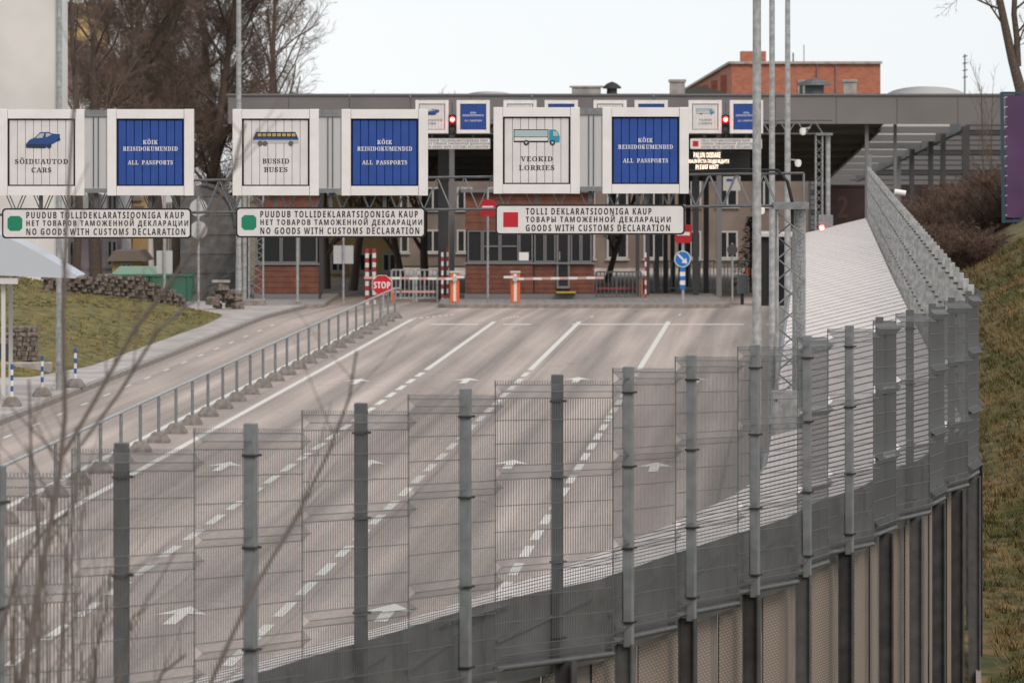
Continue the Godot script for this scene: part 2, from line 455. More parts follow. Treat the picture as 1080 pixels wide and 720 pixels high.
# ------------------------------------------------------------------ ready
func _ready() -> void:
	rng.seed = 2024
	# --- camera, sky, light, exposure
	var cam := Camera3D.new()
	cam.name = "camera"
	add_child(cam)
	cam.position = Vector3(0, EYE, 0)
	cam.near = 1.0
	cam.far = 3000.0
	cam.projection = Camera3D.PROJECTION_FRUSTUM
	cam.size = 720.0 / F
	cam.frustum_offset = Vector2(0, -(360.0 - HZ) / F)
	cam.current = true
	var ca := CameraAttributesPhysical.new()
	ca.frustum_focal_length = 200.0
	ca.frustum_focus_distance = 62.0
	ca.exposure_aperture = 8.0
	ca.frustum_near = 1.0
	ca.frustum_far = 3000.0
	cam.attributes = ca
	cam.projection = Camera3D.PROJECTION_FRUSTUM
	cam.size = 720.0 / F
	var we := WorldEnvironment.new()
	we.name = "world_environment"
	var env := Environment.new()
	env.background_mode = Environment.BG_SKY
	var sky := Sky.new()
	var sm := ProceduralSkyMaterial.new()
	sm.sky_top_color = Color(0.765, 0.80, 0.835)
	sm.sky_horizon_color = Color(0.815, 0.832, 0.840)
	sm.sky_curve = 0.25
	sm.ground_bottom_color = Color(0.35, 0.33, 0.31)
	sm.ground_horizon_color = Color(0.55, 0.54, 0.53)
	sm.sun_angle_max = 1.0
	# thin uneven cloud
	var cim := noise_image(1024, 64, 0.012, 4)
	cim.resize(1024, 512)
	var cd := cim.get_data()
	var co := PackedByteArray()
	for i in cd.size():
		var q := cd[i]
		co.append(255); co.append(248); co.append(240); co.append(q)
	sm.sky_cover = ImageTexture.create_from_image(Image.create_from_data(1024, 512, false, Image.FORMAT_RGBA8, co))
	sm.sky_cover_modulate = Color(0.42, 0.42, 0.42)
	sky.sky_material = sm
	env.sky = sky
	env.tonemap_mode = Environment.TONE_MAPPER_LINEAR
	env.tonemap_exposure = 1.3
	env.sdfgi_enabled = true
	env.ssao_enabled = true
	env.ssil_enabled = true
	env.fog_enabled = false
	env.fog_density = 0.00025
	env.fog_light_color = Color(0.86, 0.88, 0.90)
	we.environment = env
	add_child(we)
	var sun := DirectionalLight3D.new()
	sun.name = "sun"
	sun.light_energy = 0.5
	sun.light_angular_distance = 25.0
	sun.light_color = Color(1.0, 0.945, 0.905)
	sun.shadow_enabled = true
	sun.rotation_degrees = Vector3(-42, 28, 0)
	add_child(sun)
	serif = SystemFont.new()
	serif.font_names = PackedStringArray(["Droid Serif"])
	serif.font_weight = 700
	sans = SystemFont.new()
	sans.font_names = PackedStringArray(["Droid Sans"])
	sans.font_weight = 600
	wide = FontVariation.new()
	wide.base_font = sans
	wide.spacing_glyph = 7
	bold_serif = FontVariation.new()
	bold_serif.base_font = serif
	bold_serif.spacing_glyph = 3
	var bx := [75.0, 204.0, 318.0, 430.0, 522.0, 646.0, 712.0, 778.0, 841.0, 873.0, 921.0, 945.0, 981.0, 996.0, 1021.0, 1032.0]
	for k in bx.size():
		var d := 29.7 + 2.184 * k
		fx.append(Vector2((bx[k] - 540.0) / F * d, d))
	fx.push_front(Vector2(fx[0].x - 0.72, fx[0].y - 2.184))
	make_materials()
	build_ground()
	build_road()
	build_walkway()
	build_fence()
	build_gantries()
	build_poles()
	build_canopy()
	build_booths()
	build_barriers()
	build_left_side()
	build_buildings()
	build_trees()
	build_right_side()
	build_near_twigs()

# ------------------------------------------------------------------ ground and road
func build_ground() -> void:
	var ds := [-60.0, -5.0, 5.0, 12.0, 18.0, 24.0, 28.0, 32.0, 40.0, 48.0, 56.0, 62.0, 68.0, 75.0, 82.0, 90.0, 98.0, 106.0, 114.0, 120.0, 126.0, 134.0, 145.0, 160.0, 175.0, 200.0, 250.0, 400.0, 800.0, 2000.0]
	var ts := [-1500.0, -400.0, -120.0, -40.0, -22.0, -3.2, -0.6, -0.15, 0.0, 0.4, 0.8, 1.2, 1.6, 2.0, 2.5, 3.0, 3.6, 4.5, 6.0, 9.0, 15.0, 30.0, 120.0, 400.0, 1500.0]
	var fn := FastNoiseLite.new()
	fn.seed = 8
	fn.frequency = 0.25
	var b := MB.new()
	var g := []
	for d in ds:
		var row := []
		for t in ts:
			var h: float
			if t < -0.3:
				h = road_h(d) - 0.35 if d > 26.0 else minf(bank_h(d, 0.0), road_h(26.0) - 0.35 + (26.0 - d) * 0.25)
			else:
				h = bank_h(d, t) if d < 190.0 else lerpf(bank_h(190.0, t), LEVEL - 0.35, clampf((d - 190.0) / 30.0, 0, 1))
				h += fn.get_noise_2d(t * 2.0, d * 0.6) * 0.10
			row.append(Vector3(smooth_x(d) + t, h, -d))
		g.append(row)
	for i in ds.size() - 1:
		for j in ts.size() - 1:
			b.quad(g[i][j], g[i][j + 1], g[i + 1][j + 1], g[i + 1][j])
	# smooth normals over the heightfield
	var st := SurfaceTool.new()
	st.create_from(b.mesh(), 0)
	var ground := structure(b.mesh(), "ground", M.turf)
	ground.set_meta("label", "grassy bank and open ground outside the fence")
	# tufts of dry grass on the bank
	rng.seed = 71
	var blade := MB.new()
	for k in 9:
		var an := rng.randf() * TAU
		var le := rng.randf_range(0.10, 0.24)
		var o := Vector3(rng.randf_range(-0.08, 0.08), 0, rng.randf_range(-0.08, 0.08))
		var q := Vector3(cos(an), 0, sin(an))
		var w := q.cross(Vector3.UP) * 0.008
		var tip := o + q * le * rng.randf_range(0.3, 0.9) + Vector3.UP * le * rng.randf_range(0.4, 0.9)
		blade.tri(o - w, o + w, tip)
	var mm := MultiMesh.new()
	mm.transform_format = MultiMesh.TRANSFORM_3D
	mm.use_colors = true
	mm.mesh = blade.mesh()
	var cnt := 16000
	mm.instance_count = cnt
	for i in cnt:
		var d := 58.0 + 70.0 * pow(rng.randf(), 0.8)
		var t := rng.randf_range(0.25, 4.2)
		var p := Vector3(smooth_x(d) + t, 0, -d)
		# height on the same grid
		var h := ground_at(g, ds, ts, d, t)
		p.y = h - 0.015
		var sc := rng.randf_range(0.5, 1.3)
		mm.set_instance_transform(i, Transform3D(Basis(Vector3.UP, rng.randf() * TAU).scaled(Vector3.ONE * sc), p))
		var dry := clampf(0.5 + fn.get_noise_2d(p.x * 1.6, d * 0.7) * 1.1 + rng.randf_range(-0.3, 0.3), 0, 1)
		mm.set_instance_color(i, Color(0.055, 0.066, 0.010).lerp(Color(0.22, 0.148, 0.062), dry))
	var mi := MultiMeshInstance3D.new()
	mi.multimesh = mm
	var gm := pm(Color.WHITE, 0.95)
	gm.vertex_color_use_as_albedo = true
	gm.cull_mode = BaseMaterial3D.CULL_DISABLED
	M.grass_blade = gm
	mi.material_override = gm
	mi.name = "grass"
	add_child(mi, true)
	tag(mi, "dry and green grass tufts on the bank beyond the fence", "grass", "", "stuff")

func ground_at(g: Array, ds: Array, ts: Array, d: float, t: float) -> float:
	var i := 0
	while i < ds.size() - 2 and d > ds[i + 1]: i += 1
	var j := 0
	while j < ts.size() - 2 and t > ts[j + 1]: j += 1
	var u: float = (t - ts[j]) / (ts[j + 1] - ts[j])
	var w: float = (d - ds[i]) / (ds[i + 1] - ds[i])
	return lerpf(lerpf(g[i][j].y, g[i][j + 1].y, u), lerpf(g[i + 1][j].y, g[i + 1][j + 1].y, u), w)

func ribbon(b: MB, a0: float, a1: float, d0: float, d1: float, up: float) -> void:
	# a painted strip along the road, split where the road levels out
	var cuts := [d0]
	if d0 < KINK and d1 > KINK: cuts.append(KINK)
	cuts.append(d1)
	for i in cuts.size() - 1:
		b.quad(lane(a0, cuts[i], up), lane(a1, cuts[i], up), lane(a1, cuts[i + 1], up), lane(a0, cuts[i + 1], up))

func build_road() -> void:
	var b := MB.new()
	var ds := [24.0]
	while ds[-1] < 172.0: ds.append(ds[-1] + 6.5)
	ds[-1] = KINK
	for d in [190.0, 215.0, 250.0, 275.0]: ds.append(d)
	var right := func(d: float) -> float: return minf(7.0, smooth_x(d) - 0.5 - DIR * d) if d < 195.0 else 7.0
	var left := func(d: float) -> float: return -17.62 if d < 195.0 else -23.5
	for i in ds.size() - 1:
		var d0: float = ds[i]
		var d1: float = ds[i + 1]
		var l0: float = left.call(d0)
		var l1: float = left.call(d1)
		var r0: float = right.call(d0)
		var r1: float = right.call(d1)
		var k := b.v.size()
		b.quad(lane(l0, d0), lane(r0, d0), lane(r1, d1), lane(l1, d1))
		var uv := [Vector2(l0, d0), Vector2(r0, d0), Vector2(r1, d1), Vector2(l1, d1)]
		for q in 4:
			b.t[k + q] = Vector2((uv[q].x + 24.0) / 32.0, (uv[q].y - 20.0) / 256.0)
	var road := structure(b.mesh(), "road", M.road)
	road.set_meta("label", "grey asphalt road of several lanes climbing to the checkpoint")
	# lane lines
	rng.seed = 12
	var solid := func(a0: float, d0: float, d1: float, w := 0.075) -> void:
		var m := MB.new()
		ribbon(m, a0 - w, a0 + w, d0, d1, 0.005)
		put(m.mesh(), "lane_line", M.marking, road)
	solid.call(-12.8, 26.0, KINK)
	solid.call(-13.95, 90.0, 171.0)
	for a in [-10.0, -7.25, -4.37]:
		solid.call(a, 140.5, 171.5)
		var d := 139.2
		while d > 52.0:
			var m := MB.new()
			ribbon(m, a - 0.075, a + 0.075, d - 2.1, d, 0.005)
			put(m.mesh(), "lane_dash", M.marking, road)
			d -= 3.2
	var d2 := 112.0
	while d2 < 170.0:
		var m := MB.new()
		ribbon(m, -16.93, -16.86, d2, d2 + 1.2, 0.005)
		put(m.mesh(), "lane_dash", M.marking, road)
		d2 += 4.0
	# where the lanes fan out on the level yard
	for e in [[-12.8, 173.6, 175.8, 481.0, 332.0, true], [-10.0, 171.8, 175.0, 549.0, 334.0, true], [-7.25, 171.8, 174.0, 626.0, 334.0, false], [-4.37, 171.8, 174.0, 719.0, 331.5, false]]:
		var p0 := lane(e[0], e[1], 0.005)
		var dd: float = (EYE - LEVEL) * F / (e[4] - HZ)
		var p1 := Vector3((e[3] - 540.0) / F * dd, LEVEL + 0.005, -dd)
		var n := 7 if e[5] else 1
		for k in n:
			var q0 := p0.lerp(p1, float(k) / n)
			var q1 := p0.lerp(p1, (k + (0.6 if e[5] else 1.0)) / n)
			q0.y = maxf(q0.y, road_h(-q0.z) + 0.005)
			q1.y = maxf(q1.y, road_h(-q1.z) + 0.005)
			var m := MB.new()
			var s := Vector3(0, 0, -1.0)
			m.quad(q0, q1, q1 + s, q0 + s)
			put(m.mesh(), "lane_dash", M.marking, road)
	# stop line
	for e in [[-11.9, -10.4], [-9.6, -8.7], [-7.4, -1.9], [-1.2, 0.6]]:
		var m := MB.new()
		m.quad(lane(e[0], 169.0, 0.006), lane(e[1], 169.0, 0.006), lane(e[1], 169.7, 0.006), lane(e[0], 169.7, 0.006))
		put(m.mesh(), "stop_line", M.marking, road)
	# arrows
	var arrow := PackedVector2Array([Vector2(-0.09, 0), Vector2(0.09, 0), Vector2(0.09, 1.5), Vector2(0.36, 1.35), Vector2(0.0, 2.6), Vector2(-0.36, 1.35), Vector2(-0.09, 1.5)])
	for e in [[-11.35, 133.4], [-8.6, 133.8], [-5.8, 134.2], [-2.75, 134.0], [-11.3, 102.0], [-8.55, 102.6], [-5.75, 102.6], [-2.9, 101.8], [-8.62, 72.0], [-5.78, 72.4], [-11.3, 71.6], [-11.35, 158.0]]:
		if e[1] > 150.0: continue
		var m := MB.new()
		var ids := Geometry2D.triangulate_polygon(arrow)
		for i in range(0, ids.size(), 3):
			var q: Array[Vector3] = []
			for k in 3:
				var c := arrow[ids[i + k]]
				q.append(lane(e[0] + c.x, e[1] + c.y, 0.006))
			if (q[1] - q[0]).cross(q[2] - q[0]).y < 0.0:
				m.tri(q[0], q[2], q[1])
			else:
				m.tri(q[0], q[1], q[2])
		put(m.mesh(), "arrow_marking", M.marking, road)
	# left kerb and pavement
	var kb := MB.new()
	var segs := [[96.0, KINK], [KINK, 194.0]]
	for s in segs:
		var p := []
		for d in s:
			p.append([lane(-17.62, d, -0.2), lane(-17.62, d, 0.12), lane(-17.77, d, 0.135), lane(-17.77, d, -0.2)])
		for k in 3:
			kb.quad(p[0][k], p[1][k], p[1][k + 1], p[0][k + 1])
	structure(kb.mesh(), "kerb", M.kerb)
	var pv := MB.new()
	var edge := [[96.0, -27.0], [133.5, -27.0], [134.5, -19.6], [140.0, -18.85], [166.0, -18.75], [172.0, -18.9], [KINK, -19.0], [176.0, -19.4], [182.0, -21.5], [194.0, -24.0]]
	pave = edge
	for i in edge.size() - 1:
		var d0: float = edge[i][0]
		var d1: float = edge[i + 1][0]
		pv.quad(lane(edge[i][1], d0, 0.125), lane(-17.77, d0, 0.13), lane(-17.77, d1, 0.13), lane(edge[i + 1][1], d1, 0.125))
	structure(pv.mesh(), "pavement", M.pavement)
	# raised islands in front of the booths
	for e in [[462.0, 771.0, 188.5, 206.0, "traffic_island"], [240.0, 340.0, 188.0, 206.0, "traffic_island"]]:
		var d: float = e[2]
		var x0: float = (e[0] - 540.0) / F * d
		var x1: float = (e[1] - 540.0) / F * d
		var m := MB.new()
		var r := 0.9
		var poly := PackedVector2Array([Vector2(x0, -e[3]), Vector2(x1, -e[3]), Vector2(x1, -d - r), Vector2(x1 - 0.25, -d - 0.3), Vector2(x1 - r, -d), Vector2(x0 + r, -d), Vector2(x0 + 0.25, -d - 0.3), Vector2(x0, -d - r)])
		var xf := Transform3D(Basis(Vector3.RIGHT, Vector3(0, 0, 1), Vector3(0, -1, 0)), Vector3.ZERO)
		for k in poly.size(): poly[k] = Vector2(poly[k].x, poly[k].y)
		m.prism(poly, -(LEVEL + 0.15), -(LEVEL - 0.2), xf)
		structure(m.mesh(), "traffic_island", M.kerb)

# ------------------------------------------------------------------ covered walkway beneath the fence
func fence_frame(d: float) -> Array:        # [point of the fence line, unit direction, unit normal to the road side] in plan
	var x := smooth_x(d)
	var dx := (smooth_x(d + 0.8) - smooth_x(d - 0.8)) / 1.6
	var f := Vector3(dx, 0, -1.0).normalized()
	return [Vector3(x, 0, -d), f, Vector3(f.z, 0, -f.x)]

func ridge_h(d: float) -> float:
	return fence_top(d) - lerpf(1.62, 1.80, clampf((d - 60.0) / 60.0, 0, 1))

func build_walkway() -> void:
	var w := thing("covered_walkway", "long walkway with white sheet roof and perforated tan wall under the mesh fence", "walkway", Vector3.ZERO)
	var d := 26.0
	var prev := 0.0
	var k := 0
	while d < 187.0:
		var step := 1.15 if d < 74.0 else 2.05
		var e := minf(d + step, 187.5)
		var a := fence_frame(d)
		var b := fence_frame(e)
		var wid := 2.5
		if d > 70.6 and d < 72.6: wid = 2.0
		# each sheet lies level, a little above the one before it
		var lap := lerpf(0.007, 0.017, clampf((d - 45.0) / 20.0, 0, 1)) - 0.0105 * clampf((d - 82.0) / 45.0, 0, 1)
		var ya := ridge_h(d) + lap
		var yb := ridge_h(e) + 0.001
		var fall := 0.245
		var n0: Vector3 = a[2]
		var n1: Vector3 = b[2]
		var r0: Vector3 = a[0] + n0 * 0.13 + Vector3.UP * ya
		var r1: Vector3 = b[0] + n1 * 0.13 + Vector3.UP * yb
		var e0: Vector3 = a[0] + n0 * wid + Vector3.UP * (ya - fall * (wid - 0.13))
		var e1: Vector3 = b[0] + n1 * wid + Vector3.UP * (yb - fall * (wid - 0.13))
		var m := MB.new()
		m.quad(e0, r0, r1, e1)
		var dn := Vector3.UP * -0.02
		m.quad(e0 + dn, r0 + dn, r0, e0)
		m.quad(e1 + dn, e0 + dn, e0, e1)
		m.quad(r0 + dn, e0 + dn, e1 + dn, r1 + dn)
		put(m.mesh(), "roof_sheet", M.sheet_white, w)
		# dark strip painted in for the shade of the lap between two sheets
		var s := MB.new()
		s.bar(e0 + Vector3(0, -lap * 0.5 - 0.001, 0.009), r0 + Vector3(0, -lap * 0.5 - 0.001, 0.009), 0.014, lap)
		put(s.mesh(), "lap_shade_strip", M.lap_shade, w)
		d = e
		k += 1
	# eave gutter with posts along the road edge
	var pts := PackedVector3Array()
	d = 26.0
	while d < 69.0:
		var a := fence_frame(d)
		pts.append(a[0] + a[2] * 2.52 + Vector3.UP * (ridge_h(d) - 0.245 * 2.37 - 0.08))
		d += 3.0
	var rr := PackedFloat32Array()
	rr.resize(pts.size())
	rr.fill(0.05)
	var gm := MB.new()
	gm.tube(pts, rr, 6)
	put(gm.mesh(), "gutter", M.galv, w)
	var pts2 := PackedVector3Array()
	d = 74.6
	while d < 187.0:
		var a := fence_frame(d)
		pts2.append(a[0] + a[2] * 2.52 + Vector3.UP * (ridge_h(d) - 0.245 * 2.37 - 0.08))
		d += 8.0
	var rr2 := PackedFloat32Array()
	rr2.resize(pts2.size())
	rr2.fill(0.05)
	var gm2 := MB.new()
	gm2.tube(pts2, rr2, 6)
	put(gm2.mesh(), "gutter", M.galv, w)
	d = 40.0
	while d < 186.0:
		if d < 69.0 or d > 75.0:
			var a := fence_frame(d)
			var p: Vector3 = a[0] + a[2] * 2.44
			var m := MB.new()
			m.bar(Vector3(p.x, road_h(d), p.z), Vector3(p.x, ridge_h(d) - 0.72, p.z), 0.1)
			put(m.mesh(), "support_post", M.galv, w)
		d += 6.0
	# skirting plate behind the foot of the mesh
	for i in fx.size() - 1:
		var a := fx[i]
		var c := fx[i + 1]
		var f := Vector3(c.x - a.x, 0, -(c.y - a.y)).normalized()
		var n := Vector3(f.z, 0, -f.x) * 0.09
		var t0 := fence_top(a.y)
		var t1 := fence_top(c.y)
		var p0 := Vector3(a.x, 0, -a.y) + n
		var p1 := Vector3(c.x, 0, -c.y) + n
		var up := Vector3.UP
		var m := MB.new()
		m.quad(p0 + up * (t0 - 2.2), p1 + up * (t1 - 2.2), p1 + up * (t1 - 1.57), p0 + up * (t0 - 1.57))
		m.quad(p0 + up * (t0 - 1.57), p1 + up * (t1 - 1.57), p1 + n * 0.4 + up * (t1 - 1.58), p0 + n * 0.4 + up * (t0 - 1.58))
		m.quad(p1 + n * 0.4 + up * (t1 - 2.2), p0 + n * 0.4 + up * (t0 - 2.2), p0 + n * 0.4 + up * (t0 - 1.58), p1 + n * 0.4 + up * (t1 - 1.58))
		# stiffening rib and a lap joint at the end of the plate
		m.bar(p1 + up * (t1 - 2.15) - n * 0.1, p1 + up * (t1 - 1.6) - n * 0.1, 0.03)
		m.bar(p0.lerp(p1, 0.1) + up * (t0 - 1.86) - n * 0.1, p0.lerp(p1, 0.9) + up * (t1 - 1.70) - n * 0.1, 0.022)
		put(m.mesh(), "skirting_plate", M.plate, w)
	# outer wall: perforated and plain strips between steel posts
	for i in fx.size() + 10:
		var a: Vector2
		var c: Vector2
		if i < fx.size() - 1:
			a = fx[i]
			c = fx[i + 1]
		else:
			var d0 := fx[-1].y + (i - fx.size() + 1) * 2.184
			a = Vector2(fence_x(d0), d0)
			c = Vector2(fence_x(d0 + 2.184), d0 + 2.184)
		var top := fence_top((a.y + c.y) * 0.5) - 2.12
		var bot := -3.0 if a.y < 40.0 else -2.4
		var p0 := Vector3(a.x, 0, -a.y)
		var p1 := Vector3(c.x, 0, -c.y)
		var f := (p1 - p0).normalized()
		var n := Vector3(f.z, 0, -f.x)
		var off := n * 0.16
		var cuts := [[0.0, 0.34, true], [0.34, 0.56, false], [0.56, 0.86, true], [0.86, 1.0, false]] if i % 2 else [[0.0, 0.5, true], [0.5, 0.72, false], [0.72, 1.0, true]]
		for s in cuts:
			var q0 := p0.lerp(p1, s[0]) + off
			var q1 := p0.lerp(p1, s[1]) + off
			if not s[2]:
				q0 += n * 0.015
				q1 += n * 0.015
			var m := MB.new()
			var le := (q1 - q0).length()
			m.quad(Vector3(q0.x, bot, q0.z), Vector3(q1.x, bot, q1.z), Vector3(q1.x, top, q1.z), Vector3(q0.x, top, q0.z), Rect2(0, 0, le / 0.22, (top - bot) / 0.10))
			m.quad(Vector3(q1.x, bot, q1.z) + n * 0.01, Vector3(q0.x, bot, q0.z) + n * 0.01, Vector3(q0.x, top, q0.z) + n * 0.01, Vector3(q1.x, top, q1.z) + n * 0.01, Rect2(0, 0, le / 0.22, (top - bot) / 0.10))
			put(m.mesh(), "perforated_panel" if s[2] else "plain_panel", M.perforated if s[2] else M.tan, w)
		# bottom rail of the mesh
		var r := MB.new()
		var sag := (EYE - top - 2.12) * 2.184 / a.y if i < fx.size() - 1 else 0.0
		r.rod(p0 + Vector3.UP * (top + 0.03 + sag * 0.5), p1 + Vector3.UP * (top + 0.03 - sag * 0.5), 0.024, 8)
		put(r.mesh(), "bottom_rail", M.galv_dark, w)
		# steel post: an H section below the fence
		var pc := p0.lerp(p1, post_share(i)) - n * 0.02
		var hb := MB.new()
		var up := top + 0.02
		for s in [-0.062, 0.062]:
			hb.box(Vector3(pc.x, (up + bot) * 0.5, pc.z) + n * s, Vector3(0.012, up - bot, 0.105), Basis(n, Vector3.UP, -f))
		hb.box(Vector3(pc.x, (up + bot) * 0.5, pc.z), Vector3(0.112, up - bot, 0.012), Basis(n, Vector3.UP, -f))
		put(hb.mesh(), "wall_post", M.beam_dark if i % 3 else M.galv_dark, w)

func post_share(i: int) -> float:
	# where along its panel each post stands
	var s := [0.5, 0.46, 0.44, 0.61, 0.57, 0.57, 0.15, 0.16, 0.19, 0.14, 0.36, 0.5, 0.55, 0.5, 0.5, 0.5]
	return s[i] if i < s.size() else 0.5

# ------------------------------------------------------------------ fence
func panel_mesh(le: float) -> ArrayMesh:
	# a welded mesh panel with four folds; local x along the fence, y up from the foot, z towards the outside
	var h := 2.06
	var prof: Array[Vector2] = []           # (y, z) of the wires
	prof.append(Vector2(0.0, 0.0))
	for y0 in [0.02, 0.66, 1.34, 1.93]:
		prof.append(Vector2(y0, 0.0))
		prof.append(Vector2(y0 + 0.05, 0.058))
		prof.append(Vector2(y0 + 0.10, 0.0))
	prof.append(Vector2(h, 0.0))
	var b := MB.new()
	var n := int(round(le / 0.05))
	for i in n + 1:
		var x := le * i / n
		var pts := PackedVector3Array()
		for q in prof: pts.append(Vector3(x, q.x, q.y))
		var r := PackedFloat32Array()
		r.resize(pts.size())
		r.fill(0.0031)
		b.tube(pts, r, 3, false)
	for y in [[0.02, 0.004], [0.07, 0.062], [0.12, 0.004], [0.30, 0.004], [0.48, 0.004], [0.66, 0.004], [0.71, 0.062], [0.76, 0.004], [0.96, 0.004], [1.15, 0.004], [1.34, 0.004], [1.39, 0.062], [1.44, 0.004], [1.60, 0.004], [1.77, 0.004], [1.93, 0.004], [1.98, 0.062], [2.03, 0.004]]:
		b.rod(Vector3(-0.02, y[0], y[1]), Vector3(le + 0.02, y[0], y[1]), 0.0030, 4, false)
	for x in [0.0, le]:
		b.rod(Vector3(x, 0, 0.003), Vector3(x, h, 0.003), 0.005, 4, false)
	return b.mesh()

func build_fence() -> void:
	var fence := thing("security_fence", "tall galvanised mesh fence with folded panels and steel posts, curving away uphill", "fence")
	var panel := panel_mesh(2.28)
	# posts come in two mesh lengths only
	var pb := MB.new()
	pb.bevel_box(Vector3(0, 1.05, 0), Vector3(0.075, 2.16, 0.075), 0.006)
	var post := pb.mesh()
	var cb := MB.new()
	cb.box(Vector3(0, 0, 0), Vector3(0.095, 0.016, 0.088))
	for s in [-1.0, 1.0]:
		cb.rod(Vector3(s * 0.049, 0, -0.03), Vector3(s * 0.049, 0, 0.055), 0.009, 6)
	var clamp_mesh := cb.mesh()
	var total := fx.size() - 1 + 57
	for i in total:
		var a: Vector2
		var c: Vector2
		if i < fx.size() - 1:
			a = fx[i]
			c = fx[i + 1]
		else:
			var d0 := fx[-1].y + (i - fx.size() + 1) * 2.184
			a = Vector2(fence_x(d0), d0)
			c = Vector2(fence_x(d0 + 2.184), d0 + 2.184)
			if c.y > 188.0: break
		var p0 := Vector3(a.x, 0, -a.y)
		var p1 := Vector3(c.x, 0, -c.y)
		var f := (p1 - p0).normalized()
		var le := (p1 - p0).length()
		var nz := Vector3(-f.z, 0, f.x)          # towards the outside
		var foot := fence_top((a.y + c.y) * 0.5) - 2.06
		var bas := Basis(f, Vector3.UP, nz)
		var sag := (EYE - foot - 2.06) * 2.184 / a.y if i < fx.size() - 1 else 0.0     # near panels hang level steps against the slope
		put(panel, "mesh_panel", M.wire, fence, Transform3D(Basis((f * le + Vector3.DOWN * sag) / 2.28, Vector3.UP, nz), p0 + Vector3.UP * (foot + sag * 0.5)))
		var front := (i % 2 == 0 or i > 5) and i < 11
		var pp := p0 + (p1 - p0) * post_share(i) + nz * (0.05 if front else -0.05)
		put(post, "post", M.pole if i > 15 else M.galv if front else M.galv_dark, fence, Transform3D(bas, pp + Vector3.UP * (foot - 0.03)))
		for y in [0.13, 0.70, 1.33, 1.90]:
			put(clamp_mesh, "clamp", M.clamp, fence, Transform3D(bas, pp + Vector3.UP * (foot + y)))
	# end post and the white lamp on top of the far run
	var e := fence_x(187.4)
	var eb := MB.new()
	eb.bar(Vector3(e, ridge_h(187.0) - 1.0, -187.4), Vector3(e, fence_top(187.0) + 0.45, -187.4), 0.16)
	put(eb.mesh(), "end_post", M.galv, fence)
	var dl := 128.0
	var pl := Vector3(fence_x(dl) + 0.12, fence_top(dl), -dl)
	var cam := thing("surveillance_camera", "white camera housing mounted on top of the mesh fence", "camera", pl)
	var mb := MB.new()
	mb.rod(Vector3(-0.12, 0.1, 0), Vector3(0.15, 0.06, 0), 0.07, 10)
	put(mb.mesh(), "housing", M.cam_white, cam)
	var mb2 := MB.new()
	mb2.rod(Vector3(-0.05, -0.35, 0), Vector3(-0.05, 0.05, 0), 0.02, 6)
	put(mb2.mesh(), "bracket", M.galv, cam)

# ------------------------------------------------------------------ sign gantries
func fit_text(parent: Node3D, s: String, font: Font, w: float, h: float, at: Vector3, mat: Material, called := "lettering") -> void:
	var t := TextMesh.new()
	t.text = s
	t.font = font
	t.font_size = 48
	t.pixel_size = 0.01
	t.depth = 0.02
	t.curve_step = 2.0
	t.horizontal_alignment = HORIZONTAL_ALIGNMENT_CENTER
	t.vertical_alignment = VERTICAL_ALIGNMENT_CENTER
	var bb := t.get_aabb()
	if bb.size.x < 0.001: return
	var sx := w / bb.size.x
	var sy := h / bb.size.y
	var c := bb.get_center()
	put(t, called, mat, parent, Transform3D(Basis(Vector3(sx, 0, 0), Vector3(0, sy, 0), Vector3(0, 0, 0.2)), at - Vector3(c.x * sx, c.y * sy, 0)))

func poly(parent: Node3D, called: String, mat: Material, pts: Array, z: float, s := 1.0, o := Vector2.ZERO) -> void:
	var m := MB.new()
	var q := PackedVector2Array()
	for p in pts: q.append(Vector2(p[0], p[1]) * s + o)
	m.prism(q, z, z + 0.003)
	put(m.mesh(), called, mat, parent)

func disc(parent: Node3D, called: String, mat: Material, c: Vector2, r: float, z: float, n := 12) -> void:
	var pts := []
	for i in n: pts.append([c.x + r * cos(TAU * i / n), c.y + r * sin(TAU * i / n)])
	poly(parent, called, mat, pts, z)

func car_picture(p: Node3D, z: float) -> void:
	poly(p, "car_picture", M.car_blue, [[-0.21, 0.02], [-0.20, -0.025], [0.06, -0.03], [0.22, 0.06], [0.25, 0.10], [0.25, 0.155], [0.14, 0.165], [0.10, 0.185], [-0.02, 0.18], [-0.09, 0.11], [-0.16, 0.08]], z)
	poly(p, "car_picture", M.car_navy, [[-0.21, 0.02], [-0.205, -0.03], [0.05, -0.035], [0.06, 0.02]], z + 0.003)
	poly(p, "car_picture", M.car_glass, [[-0.08, 0.10], [0.015, 0.105], [0.04, 0.165], [-0.02, 0.165]], z + 0.003)
	poly(p, "car_picture", M.car_glass, [[0.06, 0.11], [0.14, 0.15], [0.09, 0.17], [0.06, 0.165]], z + 0.003)
	disc(p, "car_picture", M.car_navy, Vector2(0.105, -0.005), 0.032, z + 0.004)
	disc(p, "car_picture", M.car_navy, Vector2(0.235, 0.085), 0.022, z + 0.004)

func bus_picture(p: Node3D, z: float) -> void:
	poly(p, "bus_picture", M.car_glass, [[-0.31, 0.0], [0.31, 0.0], [0.31, 0.06], [0.27, 0.15], [-0.27, 0.15], [-0.31, 0.06]], z)
	poly(p, "bus_picture", M.car_navy, [[-0.305, 0.075], [0.30, 0.075], [0.265, 0.155], [-0.265, 0.155]], z + 0.002)
	for k in 8:
		var x := -0.245 + k * 0.066
		poly(p, "bus_picture", M.bus_yellow, [[x, 0.095], [x + 0.05, 0.095], [x + 0.05, 0.135], [x, 0.135]], z + 0.005)
	poly(p, "bus_picture", M.car_blue, [[-0.31, 0.05], [0.31, 0.05], [0.30, 0.075], [-0.305, 0.075]], z + 0.003)
	for x in [-0.21, -0.145, 0.205]:
		disc(p, "bus_picture", M.wheel_grey, Vector2(x, 0.0), 0.034, z + 0.005)

